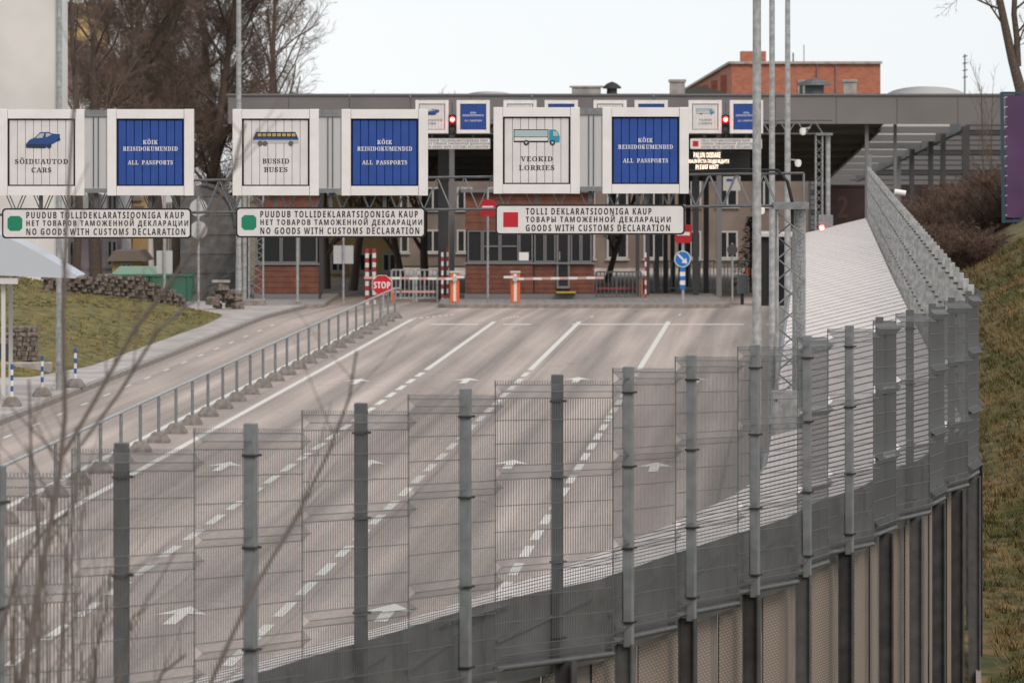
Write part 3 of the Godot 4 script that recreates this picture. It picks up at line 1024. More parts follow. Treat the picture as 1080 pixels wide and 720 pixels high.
func lorry_picture(p: Node3D, z: float) -> void:
	poly(p, "lorry_picture", M.black, [[-0.31, 0.0], [0.16, 0.0], [0.16, 0.175], [-0.31, 0.175]], z)
	poly(p, "lorry_picture", M.cyan_pale, [[-0.30, 0.075], [0.15, 0.075], [0.15, 0.163], [-0.30, 0.163]], z + 0.003)
	poly(p, "lorry_picture", M.sign_face, [[-0.30, 0.02], [0.15, 0.02], [0.15, 0.066], [-0.30, 0.066]], z + 0.003)
	poly(p, "lorry_picture", M.cyan, [[0.17, 0.0], [0.31, 0.0], [0.315, 0.08], [0.28, 0.15], [0.25, 0.172], [0.17, 0.172]], z + 0.001)
	poly(p, "lorry_picture", M.car_glass, [[0.225, 0.085], [0.298, 0.085], [0.272, 0.145], [0.225, 0.15]], z + 0.004)
	for x in [-0.14, 0.215]:
		disc(p, "lorry_picture", M.black, Vector2(x, -0.005), 0.036, z + 0.005)
		disc(p, "lorry_picture", M.cyan_pale, Vector2(x, -0.005), 0.016, z + 0.009)

var slat_meshes := {}

func slat_sign(label: String, at: Vector3, what: String, group: String) -> Node3D:
	# a square frame round eight turning slats; origin at the centre of the frame's front
	var p := thing("changeable_sign", label, "sign", at, 0.0, group)
	var o := 0.585
	var w := 0.128
	if slat_meshes.is_empty():
		var fr := MB.new()
		fr.bevel_box(Vector3.ZERO, Vector3(0.126, 1.17, 0.20), 0.006)
		slat_meshes.side = fr.mesh()
		var ft := MB.new()
		ft.box(Vector3.ZERO, Vector3(0.91, 0.126, 0.196))
		slat_meshes.across = ft.mesh()
		var sl := MB.new()
		sl.bevel_box(Vector3.ZERO, Vector3(0.105, 0.878, 0.04), 0.006)
		slat_meshes.slat = sl.mesh()
		var bk := MB.new()
		bk.box(Vector3.ZERO, Vector3(0.914, 0.914, 0.02))
		slat_meshes.back = bk.mesh()
		var ed := MB.new()
		for s in [-1.0, 1.0]:
			ed.box(Vector3(s * 0.450, 0, 0), Vector3(0.014, 0.914, 0.05))
			ed.box(Vector3(0, s * 0.450, 0), Vector3(0.886, 0.014, 0.05))
		slat_meshes.edge = ed.mesh()
	for s in [-1.0, 1.0]:
		put(slat_meshes.side, "frame_side", M.sign_white, p, Transform3D(Basis.IDENTITY, Vector3(s * (o - 0.063), 0, -0.10)))
		put(slat_meshes.across, "frame_rail", M.sign_white, p, Transform3D(Basis.IDENTITY, Vector3(0, s * (o - 0.065), -0.10)))
	put(slat_meshes.back, "back_plate", M.black, p, Transform3D(Basis.IDENTITY, Vector3(0, 0, -0.13)))
	put(slat_meshes.edge, "inner_edge", M.black, p, Transform3D(Basis.IDENTITY, Vector3(0, 0, -0.045)))
	for k in 8:
		put(slat_meshes.slat, "slat", M.sign_blue if what == "blue" else M.sign_face, p, Transform3D(Basis.IDENTITY, Vector3((k - 3.5) * 0.1095, 0, -0.055)))
	var z := -0.034
	if what == "blue":
		fit_text(p, "KÕIK", bold_serif, 0.20, 0.072, Vector3(0, 0.145, z), M.print_white)
		fit_text(p, "REISIDOKUMENDID", bold_serif, 0.74, 0.056, Vector3(0, 0.048, z), M.print_white)
		fit_text(p, "ALL  PASSPORTS", bold_serif, 0.61, 0.056, Vector3(0, -0.138, z), M.print_white)
	elif what == "cars":
		var q := Node3D.new()
		q.name = "picture"
		p.add_child(q)
		q.position = Vector3(0, 0.09, z)
		car_picture(q, 0)
		fit_text(p, "SÕIDUAUTOD", bold_serif, 0.72, 0.085, Vector3(0, -0.115, z), M.ink)
		fit_text(p, "CARS", bold_serif, 0.27, 0.066, Vector3(0, -0.24, z), M.ink)
	elif what == "buses":
		var q := Node3D.new()
		q.name = "picture"
		p.add_child(q)
		q.position = Vector3(0, 0.12, z)
		bus_picture(q, 0)
		fit_text(p, "BUSSID", bold_serif, 0.36, 0.066, Vector3(0, -0.12, z), M.ink)
		fit_text(p, "BUSES", bold_serif, 0.32, 0.066, Vector3(0, -0.235, z), M.ink)
	else:
		var q := Node3D.new()
		q.name = "picture"
		p.add_child(q)
		q.position = Vector3(0, 0.11, z)
		lorry_picture(q, 0)
		fit_text(p, "VEOKID", bold_serif, 0.43, 0.066, Vector3(0, -0.115, z), M.ink)
		fit_text(p, "LORRIES", bold_serif, 0.48, 0.066, Vector3(0, -0.235, z), M.ink)
	return p

func rounded(w: float, h: float, r: float) -> PackedVector2Array:
	var q := PackedVector2Array()
	for c in [[w - r, h - r, 0.0], [-w + r, h - r, 0.25], [-w + r, -h + r, 0.5], [w - r, -h + r, 0.75]]:
		for k in 5:
			var a: float = TAU * (c[2] + 0.0625 * k)
			q.append(Vector2(c[0] + r * cos(a), c[1] + r * sin(a)))
	return q

func strip_sign(label: String, at: Vector3, red: bool, group: String, spaced := true) -> Node3D:
	var p := thing("customs_sign", label, "sign", at, 0.0, group)
	var w := 1.282
	var h := 0.205
	var m := MB.new()
	m.prism(rounded(w, h, 0.05), -0.05, 0.0)
	put(m.mesh(), "border", M.black, p)
	m = MB.new()
	m.prism(rounded(w - 0.022, h - 0.022, 0.04), 0.0, 0.006)
	put(m.mesh(), "panel", M.sign_face, p)
	m = MB.new()
	if red:
		m.prism(PackedVector2Array([Vector2(-0.1, -0.1), Vector2(0.1, -0.1), Vector2(0.1, 0.1), Vector2(-0.1, 0.1)]), 0.006, 0.010, Transform3D(Basis.IDENTITY, Vector3(-1.075, 0.0, 0)))
	else:
		var k := 0.1
		var e := 0.062
		m.prism(PackedVector2Array([Vector2(-k, -e), Vector2(-e, -k), Vector2(e, -k), Vector2(k, -e), Vector2(k, e), Vector2(e, k), Vector2(-e, k), Vector2(-k, e)]), 0.006, 0.010, Transform3D(Basis.IDENTITY, Vector3(-1.105, 0.0, 0)))
	put(m.mesh(), "symbol", M.red if red else M.green, p)
	var z := 0.008
	if red:
		fit_text(p, "TOLLI DEKLARATSIOONIGA KAUP", wide, 1.70, 0.088, Vector3(-0.02, 0.112, z), M.ink)
		fit_text(p, "ТОВАРЫ ТАМОЖЕННОЙ ДЕКЛАРАЦИИ", wide, 1.96, 0.118, Vector3(0.11, 0.004, z), M.ink)
		fit_text(p, "GOODS WITH CUSTOMS DECLARATION", wide, 1.95, 0.088, Vector3(0.105, -0.112, z), M.ink)
	else:
		fit_text(p, "PUUDUB TOLLIDEKLARATSIOONIGA KAUP", wide, 2.13, 0.088, Vector3(0.115, 0.112, z), M.ink)
		fit_text(p, "НЕТ ТОВАРОВ ТАМОЖЕННОЙ ДЕКЛАРАЦИИ", wide, 2.19, 0.118, Vector3(0.145, 0.004, z), M.ink)
		fit_text(p, "NO GOODS WITH CUSTOMS DECLARATION", wide, 2.15, 0.088, Vector3(0.125, -0.112, z), M.ink)
	return p

func truss(p: Node3D, x0: float, x1: float, y0: float, y1: float, z: float, depth: float, pitch: float, tilt: float, r: float) -> void:
	var yt := func(x: float) -> float: return (x - x0) * tilt
	for dz in [0.0, -depth]:
		for y in [y0, y1]:
			var m := MB.new()
			m.rod(Vector3(x0, y, z + dz), Vector3(x1, y + yt.call(x1), z + dz), r, 8)
			put(m.mesh(), "chord", M.galv_dark, p)
	var n := int((x1 - x0) / pitch)
	for i in n:
		var xa := x0 + pitch * i
		var xm := xa + pitch * 0.5
		var xb := xa + pitch
		for dz in [0.0, -depth]:
			var m := MB.new()
			m.rod(Vector3(xa, y0 + yt.call(xa), z + dz), Vector3(xm, y1 + yt.call(xm), z + dz), r * 0.45, 5, false)
			m.rod(Vector3(xm, y1 + yt.call(xm), z + dz), Vector3(xb, y0 + yt.call(xb), z + dz), r * 0.45, 5, false)
			put(m.mesh(), "web_brace", M.galv, p)
		var t := MB.new()
		t.rod(Vector3(xm, y1 + yt.call(xm), z), Vector3(xm, y1 + yt.call(xm), z - depth), r * 0.5, 5, false)
		t.rod(Vector3(xa, y0 + yt.call(xa), z), Vector3(xa, y0 + yt.call(xa), z - depth), r * 0.5, 5, false)
		put(t.mesh(), "cross_tie", M.pole, p)

func lattice(p: Node3D, x0: float, x1: float, y0: float, y1: float, z: float, depth: float, pitch: float, r: float, rl: float) -> void:
	for x in [x0, x1]:
		for dz in [0.0, -depth]:
			var m := MB.new()
			m.rod(Vector3(x, y0, z + dz), Vector3(x, y1, z + dz), rl, 6)
			put(m.mesh(), "leg", M.pole, p)
	var y := y0
	var s := 0
	while y + pitch * 0.5 <= y1 + 0.01:
		for dz in [0.0, -depth]:
			var m := MB.new()
			var flip: bool = (s % 2 == 0) == (dz == 0.0)
			var a := x0 if flip else x1
			var b := x1 if flip else x0
			m.rod(Vector3(a, y, z + dz), Vector3(b, y + pitch * 0.5, z + dz), r, 5, false)
			put(m.mesh(), "brace", M.galv, p)
		y += pitch * 0.5
		s += 1

func build_gantries() -> void:
	# --- near gantry
	var d := 72.0
	var s := d / F
	var tilt := 0.0117
	var z := -d
	var g := thing("sign_gantry", "grey lattice gantry carrying the large signs across the road", "gantry")
	var xl := -8.6
	var xr := (848.0 - 540.0) * s
	var ybot := EYE - (216.5 - HZ) * s
	var ytop := EYE - (182.5 - HZ) * s
	truss(g, xl, xr, ybot - tilt * (xr - xl), ytop - tilt * (xr - xl), z, 0.45, 0.37, tilt, 0.018)
	# right-hand tower
	lattice(g, (820.5 - 540) * s, (849.0 - 540) * s, road_h(d), ybot - 0.05, z, 0.42, 0.62, 0.011, 0.016)
	var m := MB.new()
	m.rod(Vector3((843.5 - 540) * s, road_h(d), z - 0.2), Vector3((843.5 - 540) * s, ybot - 0.04, z - 0.2), 0.088, 14)
	put(m.mesh(), "column", M.spangle, g)
	m = MB.new()
	m.box(Vector3((834.5 - 540) * s, ybot - 0.005, z - 0.2), Vector3(0.48, 0.095, 0.62))
	put(m.mesh(), "bearing_plate", M.galv, g)
	m = MB.new()
	m.rod(Vector3(xr, ybot, z), Vector3(xr, ytop, z), 0.018, 6)
	put(m.mesh(), "end_post", M.galv, g)
	m = MB.new()
	var cab := PackedVector3Array([Vector3(xr - 1.6, ytop + 0.03, z + 0.03), Vector3(xr - 0.9, ytop + 0.055, z + 0.03), Vector3(xr - 0.35, ytop + 0.04, z + 0.03), Vector3(xr - 0.22, ytop - 0.12, z + 0.03), Vector3(xr - 0.16, ybot + 0.05, z + 0.03), Vector3(xr - 0.15, ybot - 0.3, z - 0.05)])
	m.tube(cab, PackedFloat32Array([0.016, 0.016, 0.02, 0.026, 0.026, 0.02]), 6)
	put(m.mesh(), "cable", M.black, g)
	# left-hand tower, outside the picture
	lattice(g, xl, xl + 0.4, road_h(d), ybot - tilt * (xr - xl) - 0.03, z, 0.42, 0.62, 0.011, 0.02)
	var pair := func(x0: float, y: float, what: String, lw: String, lb: String, gx: float) -> void:
		var c0 := pt(x0, y, d - 0.15)
		var c1 := pt(x0 + 115.0, y, d - 0.15)
		slat_sign(lw, c0, what, "large slatted signs on the near gantry")
		slat_sign(lb, c1, "blue", "large slatted signs on the near gantry")
		# grey service panel between the two frames
		var q := thing("service_panel", ["grey service panel between the cars sign and its blue neighbour", "grey service panel between the buses sign and its blue neighbour", "grey service panel between the lorries sign and its blue neighbour"][["cars", "buses", "lorries"].find(what)], "panel", (c0 + c1) * 0.5 + Vector3(0, 0.0, -0.075), 0.0, "service panels between the signs")
		var b := MB.new()
		b.box(Vector3(0, 0.02, 0), Vector3(0.31, 1.06, 0.08))
		put(b.mesh(), "cover", M.sign_grey, q)
		b = MB.new()
		b.box(Vector3(-0.03, 0.0, 0.048), Vector3(0.012, 0.95, 0.02))
		b.box(Vector3(0.035, 0.0, 0.048), Vector3(0.012, 0.95, 0.02))
		put(b.mesh(), "channel", M.galv_dark, q)
		b = MB.new()
		b.box(Vector3(0, 0.53, 0.04), Vector3(0.32, 0.09, 0.05))
		b.box(Vector3(0, -0.52, 0.04), Vector3(0.32, 0.06, 0.05))
		put(b.mesh(), "bracket", M.galv, q)
	pair.call(43.0, 160.5, "cars", "white slatted sign with blue car and the word CARS", "blue all passports sign beside the cars sign", 0.0)
	pair.call(290.5, 160.5, "buses", "white slatted sign with yellow and blue bus and the word BUSES", "blue all passports sign beside the buses sign", 0.0)
	pair.call(566.0, 158.5, "lorries", "white slatted sign with turquoise lorry and the word LORRIES", "blue all passports sign beside the lorries sign", 0.0)
	strip_sign("long white customs sign with green symbol below the cars sign", pt(101.5, 235.5, d - 0.2), false, "long customs signs on the near gantry")
	strip_sign("long white customs sign with green symbol below the buses sign", pt(348.5, 234.5, d - 0.2), false, "long customs signs on the near gantry")
	strip_sign("long white customs sign with red square below the lorries sign", pt(622.5, 231.5, d - 0.2), true, "long customs signs on the near gantry")
	# hangers join signs and truss
	for x in [43.0, 158.0, 101.5, 290.5, 405.5, 348.5, 566.0, 681.0, 622.5]:
		var hm := MB.new()
		var hx: float = (x - 540.0) * s
		hm.bar(Vector3(hx, ybot - tilt * (xr - hx) - 0.2, z + 0.03), Vector3(hx, ytop - tilt * (xr - hx) + 0.35, z + 0.03), 0.05)
		put(hm.mesh(), "hanger", M.galv_dark, g)
	# junction cabinet on the tower
	var cb := thing("junction_cabinet", "pale grey cabinet fixed to the gantry tower behind the fence", "cabinet", pt(828.0, 441.0, d - 0.35))
	m = MB.new()
	m.bevel_box(Vector3.ZERO, Vector3(0.36, 0.745, 0.22), 0.012)
	put(m.mesh(), "housing", M.pole, cb)
	m = MB.new()
	m.box(Vector3(-0.06, 0.0, 0.115), Vector3(0.2, 0.70, 0.014))
	put(m.mesh(), "door", M.pole, cb)
	m = MB.new()
	m.rod(Vector3(-0.12, 0.25, 0.12), Vector3(-0.12, 0.25, 0.14), 0.018, 8)
	put(m.mesh(), "lock", M.black, cb)
	# --- far gantry at the edge of the canopy
	d = 187.0
	s = d / F
	z = -d
	var fg := thing("sign_gantry", "slim grey lattice gantry in front of the canopy carrying the small signs", "gantry")
	xl = (256.0 - 540.0) * s
	xr = (878.0 - 540.0) * s
	var yb := EYE - (141.0 - HZ) * s
	var yp := EYE - (126.5 - HZ) * s
	truss(fg, xl, xr, yb, yp, z, 0.5, 0.62, 0.0, 0.026)
	lattice(fg, (262.0 - 540) * s, (277.0 - 540) * s, LEVEL + 0.35, yb - 0.05, z, 0.45, 0.62, 0.016, 0.024)
	lattice(fg, (861.0 - 540) * s, (868.0 - 540) * s, LEVEL, yb - 0.05, z, 0.45, 0.5, 0.014, 0.022)
	m = MB.new()
	m.rod(Vector3((874.0 - 540) * s, LEVEL, z - 0.2), Vector3((874.0 - 540) * s, yb, z - 0.2), 0.085, 10)
	put(m.mesh(), "column", M.pole, fg)
	m = MB.new()
	m.rod(Vector3((257.5 - 540) * s, LEVEL + 0.35, z - 0.2), Vector3((257.5 - 540) * s, yb, z - 0.2), 0.085, 10)
	put(m.mesh(), "column", M.pole, fg)
	m = MB.new()
	m.bevel_box(Vector3((263.0 - 540) * s, LEVEL + 0.18, z - 0.2), Vector3(1.1, 0.35, 0.9), 0.04)
	put(m.mesh(), "footing", M.kerb, fg)
	m = MB.new()
	m.box(Vector3((869.5 - 540) * s, yb - 0.01, z - 0.2), Vector3(0.6, 0.09, 0.6))
	put(m.mesh(), "bearing_plate", M.galv, fg)
	var fgx := [455.5, 548.5, 643.5, 744.0]
	var kinds := ["cars", "cars", "buses", "lorries"]
	var lw := ["small white slatted car sign at the canopy by the left red light", "small white slatted sign mostly behind the large lorries sign", "small white slatted sign half behind the large blue lorries-side sign", "small white slatted lorry sign at the canopy above the message board"]
	var lb := ["small blue sign at the canopy just beside the left red light", "small blue sign peeping over the large lorries sign", "small blue sign peeping over the large blue sign beside lorries", "small blue sign at the canopy partly behind the thick pole"]
	for k in 4:
		slat_sign(lw[k], pt(fgx[k], 123.0, d - 0.25), kinds[k], "small slatted signs on the far gantry")
		slat_sign(lb[k], pt(fgx[k] + 43.5, 123.0, d - 0.25), "blue", "small slatted signs on the far gantry")
	strip_sign("small white customs sign under the small car sign at the canopy", pt(479.0, 151.5, d - 0.2), false, "small customs signs on the far gantry")
	strip_sign("small white customs sign with red square above the message board", pt(766.0, 151.5, d - 0.2), true, "small customs signs on the far gantry")
	for k in [0, 3]:
		signal_light(pt(fgx[k] + 21.5, 128.0, d - 0.3), "traffic light showing red between the small %s signs" % ("car" if k == 0 else "lorry"))
	for x in [455.5, 499.0, 548.5, 592.0, 643.5, 687.0, 744.0, 787.5, 479.0, 766.0]:
		var hm := MB.new()
		hm.bar(Vector3((x - 540.0) * s, yb - 0.45, z + 0.03), Vector3((x - 540.0) * s, yp + 0.2, z + 0.03), 0.06)
		put(hm.mesh(), "hanger", M.galv_dark, fg)
	# cabinet with a small red lamp at the foot of the right tower
	var rc := thing("signal_cabinet", "white cabinet with a small glowing red lamp at the walkway roof's end", "cabinet", pt(871.0, 234.0, d - 0.6))
	m = MB.new()
	m.bevel_box(Vector3(0, 0, 0), Vector3(0.52, 0.5, 0.25), 0.03)
	put(m.mesh(), "housing", M.galv, rc)
	m = MB.new()
	m.bar(Vector3(0, -2.6, -0.05), Vector3(0, -0.2, -0.05), 0.12)
	put(m.mesh(), "post", M.galv, rc)
	m = MB.new()
	m.rod(Vector3(-0.14, -0.20, 0.14), Vector3(-0.14, -0.20, 0.2), 0.07, 12)
	put(m.mesh(), "lamp", M.red_core, rc)
	m = MB.new()
	m.rod(Vector3(-0.14, -0.20, 0.12), Vector3(-0.14, -0.20, 0.16), 0.1, 12)
	put(m.mesh(), "lamp_rim", M.red_lamp, rc)
	var rl := OmniLight3D.new()
	rl.name = "red_glow"
	rl.light_color = Color(1.0, 0.3, 0.2)
	rl.light_energy = 0.008
	rl.light_size = 0.08
	rl.omni_range = 30.0
	rl.shadow_enabled = true
	rc.add_child(rl)
	rl.position = Vector3(-0.14, -0.20, 0.28)
	# message board
	var lb_at := pt(757.0, 172.0, d + 1.0)
	var bd := thing("message_board", "black electronic message board with glowing waiting text below the canopy", "display", lb_at)
	m = MB.new()
	m.bevel_box(Vector3(0, 0, -0.15), Vector3(2.3, 0.82, 0.3), 0.02)
	put(m.mesh(), "housing", M.black, bd)
	fit_text(bd, "PALUN OODAKE", sans, 0.95, 0.19, Vector3(-0.37, 0.29, 0.005), M.led, "led_text")
	fit_text(bd, "ПОЖАЛУЙСТА ПОДОЖДИТЕ", sans, 1.62, 0.20, Vector3(-0.40, 0.07, 0.005), M.led, "led_text")
	fit_text(bd, "PLEASE WAIT", sans, 0.80, 0.19, Vector3(-0.37, -0.15, 0.005), M.led, "led_text")
	var al := OmniLight3D.new()
	al.name = "board_glow"
	al.light_color = Color(1.0, 0.90, 0.80)
	al.light_energy = 0.04
	al.omni_range = 30.0
	al.light_size = 0.3
	al.shadow_enabled = true
	bd.add_child(al)
	al.position = Vector3(-0.37, 0, 0.25)
	m = MB.new()
	m.bar(Vector3(-0.5, 0.4, -0.15), Vector3(-0.5, 2.0, -0.15), 0.08)
	m.bar(Vector3(0.5, 0.4, -0.15), Vector3(0.5, 2.0, -0.15), 0.08)
	put(m.mesh(), "hanger", M.steel_dark, bd)

func signal_light(at: Vector3, label: String) -> void:
	var p := thing("traffic_light", label, "traffic light", at, 0.0, "red traffic lights on the far gantry")
	var m := MB.new()
	m.bevel_box(Vector3(0, -0.08, -0.08), Vector3(0.27, 0.64, 0.16), 0.03)
	put(m.mesh(), "housing", M.black, p)
	for y in [0.07, -0.24]:
		m = MB.new()
		m.rod(Vector3(0, y, -0.01), Vector3(0, y, 0.02), 0.105 if y > 0 else 0.09, 16)
		put(m.mesh(), "lamp", M.red_lamp if y > 0 else M.steel_dark, p)
		if y > 0:
			m = MB.new()
			m.rod(Vector3(0, y, 0.018), Vector3(0, y, 0.03), 0.062, 14)
			put(m.mesh(), "lamp_core", M.red_core, p)
		m = MB.new()
		for k in 8:
			var a := PI * k / 8.0
			var b := PI * (k + 1) / 8.0
			m.quad(Vector3(cos(a) * 0.125, y + sin(a) * 0.125, 0.0), Vector3(cos(b) * 0.125, y + sin(b) * 0.125, 0.0), Vector3(cos(b) * 0.125, y + sin(b) * 0.125, 0.12), Vector3(cos(a) * 0.125, y + sin(a) * 0.125, 0.12))
		put(m.mesh(), "visor", M.black, p)
	m = MB.new()
	m.bar(Vector3(0, 0.24, -0.1), Vector3(0, 0.66, -0.1), 0.06)
	put(m.mesh(), "bracket", M.galv_dark, p)
	var l := OmniLight3D.new()
	l.name = "red_glow"
	l.light_color = Color(1.0, 0.12, 0.07)
	l.light_energy = 0.06
	l.light_size = 0.1
	l.omni_range = 30.0
	l.shadow_enabled = true
	p.add_child(l)
	l.position = Vector3(0, 0.07, 0.16)

# ------------------------------------------------------------------ poles
func tall_pole(called: String, label: String, x: float, d: float, r0: float, r1: float, top: float, base: float, group := "") -> Node3D:
	var X := (x - 540.0) / F * d
	var p := thing(called, label, "pole", Vector3(X, base, -d), 0.0, group)
	var m := MB.new()
	m.tube(PackedVector3Array([Vector3(0, -0.05, 0), Vector3(0, 1.6, 0), Vector3(0, 1.62, 0), Vector3(0, top - base, 0)]), PackedFloat32Array([r0 * 1.15, r0 * 1.12, r0, r1]), 16)
	put(m.mesh(), "shaft", M.pole, p)
	m = MB.new()
	m.rod(Vector3(0, 0.6, 0), Vector3(0, 0.63, 0), r0 * 1.2, 16)
	put(m.mesh(), "collar", M.galv, p)
	return p

func build_poles() -> void:
	var a := tall_pole("lamp_post", "thickest of the three tall grey poles beside the gantry tower", 798.5, 71.0, 0.062, 0.052, 12.0, road_h(71.0), "tall poles beside the walkway")
	lamp_head(a, 13.5 - 1.4, 1.0)
	var b := tall_pole("lamp_post", "middle of the three tall grey poles beside the gantry tower", 814.5, 104.0, 0.062, 0.050, 12.0, road_h(104.0), "tall poles beside the walkway")
	lamp_head(b, 12.0 - road_h(104.0), 1.0)
	var c := tall_pole("lamp_post", "thinnest tall grey pole, behind the gantry tower", 831.0, 128.0, 0.082, 0.052, 12.0, road_h(128.0), "tall poles beside the walkway")
	lamp_head(c, 12.0 - road_h(128.0), 1.0)
	var e := tall_pole("lamp_post", "tall grey pole in front of the white building", 62.0, 128.5, 0.075, 0.065, 11.5, road_h(128.5) + 0.12, "tall poles beside the left pavement")
	lamp_head(e, 11.5 - road_h(128.5), 1.0)
	var f := tall_pole("lamp_post", "tall slim grey pole rising behind the buses sign", 251.5, 184.0, 0.095, 0.08, 12.0, LEVEL + 0.1, "tall poles beside the left pavement")
	lamp_head(f, 12.0 - LEVEL, 1.0)
	# cameras on the poles
	for q in [[842.0, 172.0, 127.5, "white dome camera on a short arm of the thin pole"], [847.0, 138.5, 186.0, "white camera hanging under the far gantry truss"], [803.5, 222.0, 103.7, "white camera under the gantry beside the middle pole"]]:
		var o := thing("surveillance_camera", q[3], "camera", pt(q[0], q[1], q[2]))
		var s: float = q[2] / F
		var m := MB.new()
		m.tube(PackedVector3Array([Vector3(0, 4 * s, 0), Vector3(0, 3 * s, 0), Vector3(0, 0, 0), Vector3(0, -3 * s, 0), Vector3(0, -4 * s, 0)]), PackedFloat32Array([1.2 * s, 3.2 * s, 3.6 * s, 2.8 * s, 0.6 * s]), 12)
		put(m.mesh(), "housing", M.cam_white, o)
		m = MB.new()
		m.bar(Vector3(0, 3 * s, 0), Vector3((-9.0 if q[0] < 845.0 and q[0] > 830.0 else 8.0) * s, 4 * s, -0.1), 1.6 * s)
		put(m.mesh(), "arm", M.pole, o)

func lamp_head(p: Node3D, y: float, side: float) -> void:
	var m := MB.new()
	m.tube(PackedVector3Array([Vector3(0, y - 0.15, 0), Vector3(-side * 0.3, y + 0.2, 0), Vector3(-side * 1.2, y + 0.3, 0)]), PackedFloat32Array([0.04, 0.035, 0.03]), 8)
	put(m.mesh(), "arm", M.pole, p)
	m = MB.new()
	m.bevel_box(Vector3(-side * 1.5, y + 0.3, 0), Vector3(0.7, 0.14, 0.28), 0.04)
	put(m.mesh(), "lamp_housing", M.galv_dark, p)

# ------------------------------------------------------------------ canopy
func build_canopy() -> void:
	var c := thing("checkpoint_canopy", "wide grey canopy roof on dark columns over the checkpoint lanes", "canopy")
	var d := 200.0
	var s := d / F
	var x0 := (240.0 - 540.0) * s
	var x1 := (1075.0 - 540.0) * s
	var yt := EYE + (190.0 - 100.5) * s
	var yb := EYE + (190.0 - 130.5) * s
	# fascia panels
	var n := 13
	for i in n:
		var m := MB.new()
		var a := lerpf(x0, x1, float(i) / n) + 0.008
		var b := lerpf(x0, x1, float(i + 1) / n) - 0.008
		m.box(Vector3((a + b) * 0.5, (yt + yb) * 0.5, -d - 0.06), Vector3(b - a, yt - yb, 0.1))
		put(m.mesh(), "fascia_panel", M.canopy, c)
	var m := MB.new()
	m.box(Vector3((x0 + x1) * 0.5, yt + 0.03, -d - 0.05), Vector3(x1 - x0 + 0.1, 0.07, 0.22))
	put(m.mesh(), "coping", M.steel_mid, c)
	m = MB.new()
	m.box(Vector3((x0 + x1) * 0.5, (yt + yb) * 0.5 - 0.02, -d - 0.16), Vector3(x1 - x0 - 0.02, yt - yb - 0.06, 0.06))
	put(m.mesh(), "fascia_backing", M.steel_dark, c)
	# roof deck: closed and dark on the left, open frames on the right; it falls away from the fascia
	var slope_y := func(dd: float) -> float: return lerpf(EYE + (HZ - 131.0) * 203.0 / F, EYE + (HZ - 189.0) * 252.0 / F, (dd - 203.0) / 49.0)
	var xs := (928.0 - 540.0) * 203.0 / F
	var xe := (868.0 - 540.0) * 252.0 / F
	m = MB.new()
	for q in [[0.0, 1.0], [0.35, -1.0]]:
		var a := Vector3(x0, slope_y.call(203.0) + q[0], -200.3)
		var b := Vector3(xs, slope_y.call(203.0) + q[0], -200.3)
		var e := Vector3(xe, slope_y.call(252.0) + q[0], -252.0)
		var f := Vector3(x0, slope_y.call(252.0) + q[0], -252.0)
		if q[1] > 0.0: m.quad(a, f, e, b)
		else: m.quad(a, b, e, f)
	put(m.mesh(), "roof_deck", M.soffit, c)
	m = MB.new()
	m.box(Vector3(x0 + 0.1, (yt + yb) * 0.5, -226.0), Vector3(0.1, yt - yb, 51.0))
	put(m.mesh(), "side_fascia", M.canopy, c)
	# cross beams; pale bars stand in for bright sky between the open frames at right
	for k in 8:
		var dk := 204.5 + k * 6.2
		var ys: float = slope_y.call(dk)
		var xb := (1002.0 - k * 15.0 - 540.0) * dk / F
		m = MB.new()
		m.box(Vector3((x0 + xb) * 0.5, ys - 0.14, -dk), Vector3(xb - x0, 0.26, 0.2))
		put(m.mesh(), "cross_beam", M.steel_mid, c)
		m = MB.new()
		var xa := lerpf(xs, xe, (dk - 203.0) / 49.0) + 0.1
		if xb > xa:
			m.box(Vector3((xa + xb) * 0.5, ys + 0.04, -dk + 0.05), Vector3(xb - xa, 0.09, 0.1))
			put(m.mesh(), "light_batten", M.light_strip, c)
	m = MB.new()
	m.bar(Vector3(xs, slope_y.call(203.0) - 0.1, -203.0), Vector3(xe, slope_y.call(252.0) - 0.1, -252.0), 0.12, 0.3)
	put(m.mesh(), "deck_edge", M.steel_dark, c)
	# columns
	for q in [[467.5, 203.0, 0.40, "d"], [476.5, 201.0, 0.2, "m"], [683.0, 203.0, 0.16, "d"], [693.0, 207.0, 0.18, "d"], [702.0, 212.0, 0.18, "d"], [709.5, 217.0, 0.18, "d"], [734.0, 203.0, 0.22, "d"], [745.0, 210.0, 0.2, "d"], [758.5, 201.5, 0.2, "m"], [718.0, 222.0, 0.2, "d"], [726.0, 226.0, 0.2, "d"], [672.5, 201.5, 0.14, "d"],
			[995.0, 208.0, 0.2, "d"], [982.0, 214.0, 0.2, "d"], [962.0, 222.0, 0.2, "d"], [948.0, 228.0, 0.2, "m"], [1019.0, 204.0, 0.28, "d"], [944.5, 201.0, 0.12, "m"], [914.5, 200.5, 0.14, "m"]]:
		m = MB.new()
		var X: float = (q[0] - 540.0) * q[1] / F
		var tp: float = slope_y.call(maxf(q[1], 203.0)) - 0.02
		m.box(Vector3(X, (LEVEL + tp) * 0.5, -q[1]), Vector3(q[2], tp - LEVEL, q[2]))
		put(m.mesh(), "column", M.steel_dark if q[3] == "d" else M.steel_mid, c)
	# sloping end frame on the right
	m = MB.new()
	m.bar(Vector3((1016.0 - 540.0) * 204.0 / F, slope_y.call(204.0), -204.0), Vector3((905.0 - 540.0) * 250.0 / F, slope_y.call(250.0), -250.0), 0.2, 0.4)
	put(m.mesh(), "edge_beam", M.steel_mid, c)
	# corrugated end wall behind the frames
	var w := thing("corrugated_shed", "dark grey ribbed metal shed wall at the end of the canopy", "shed", Vector3(0, LEVEL, -256.0))
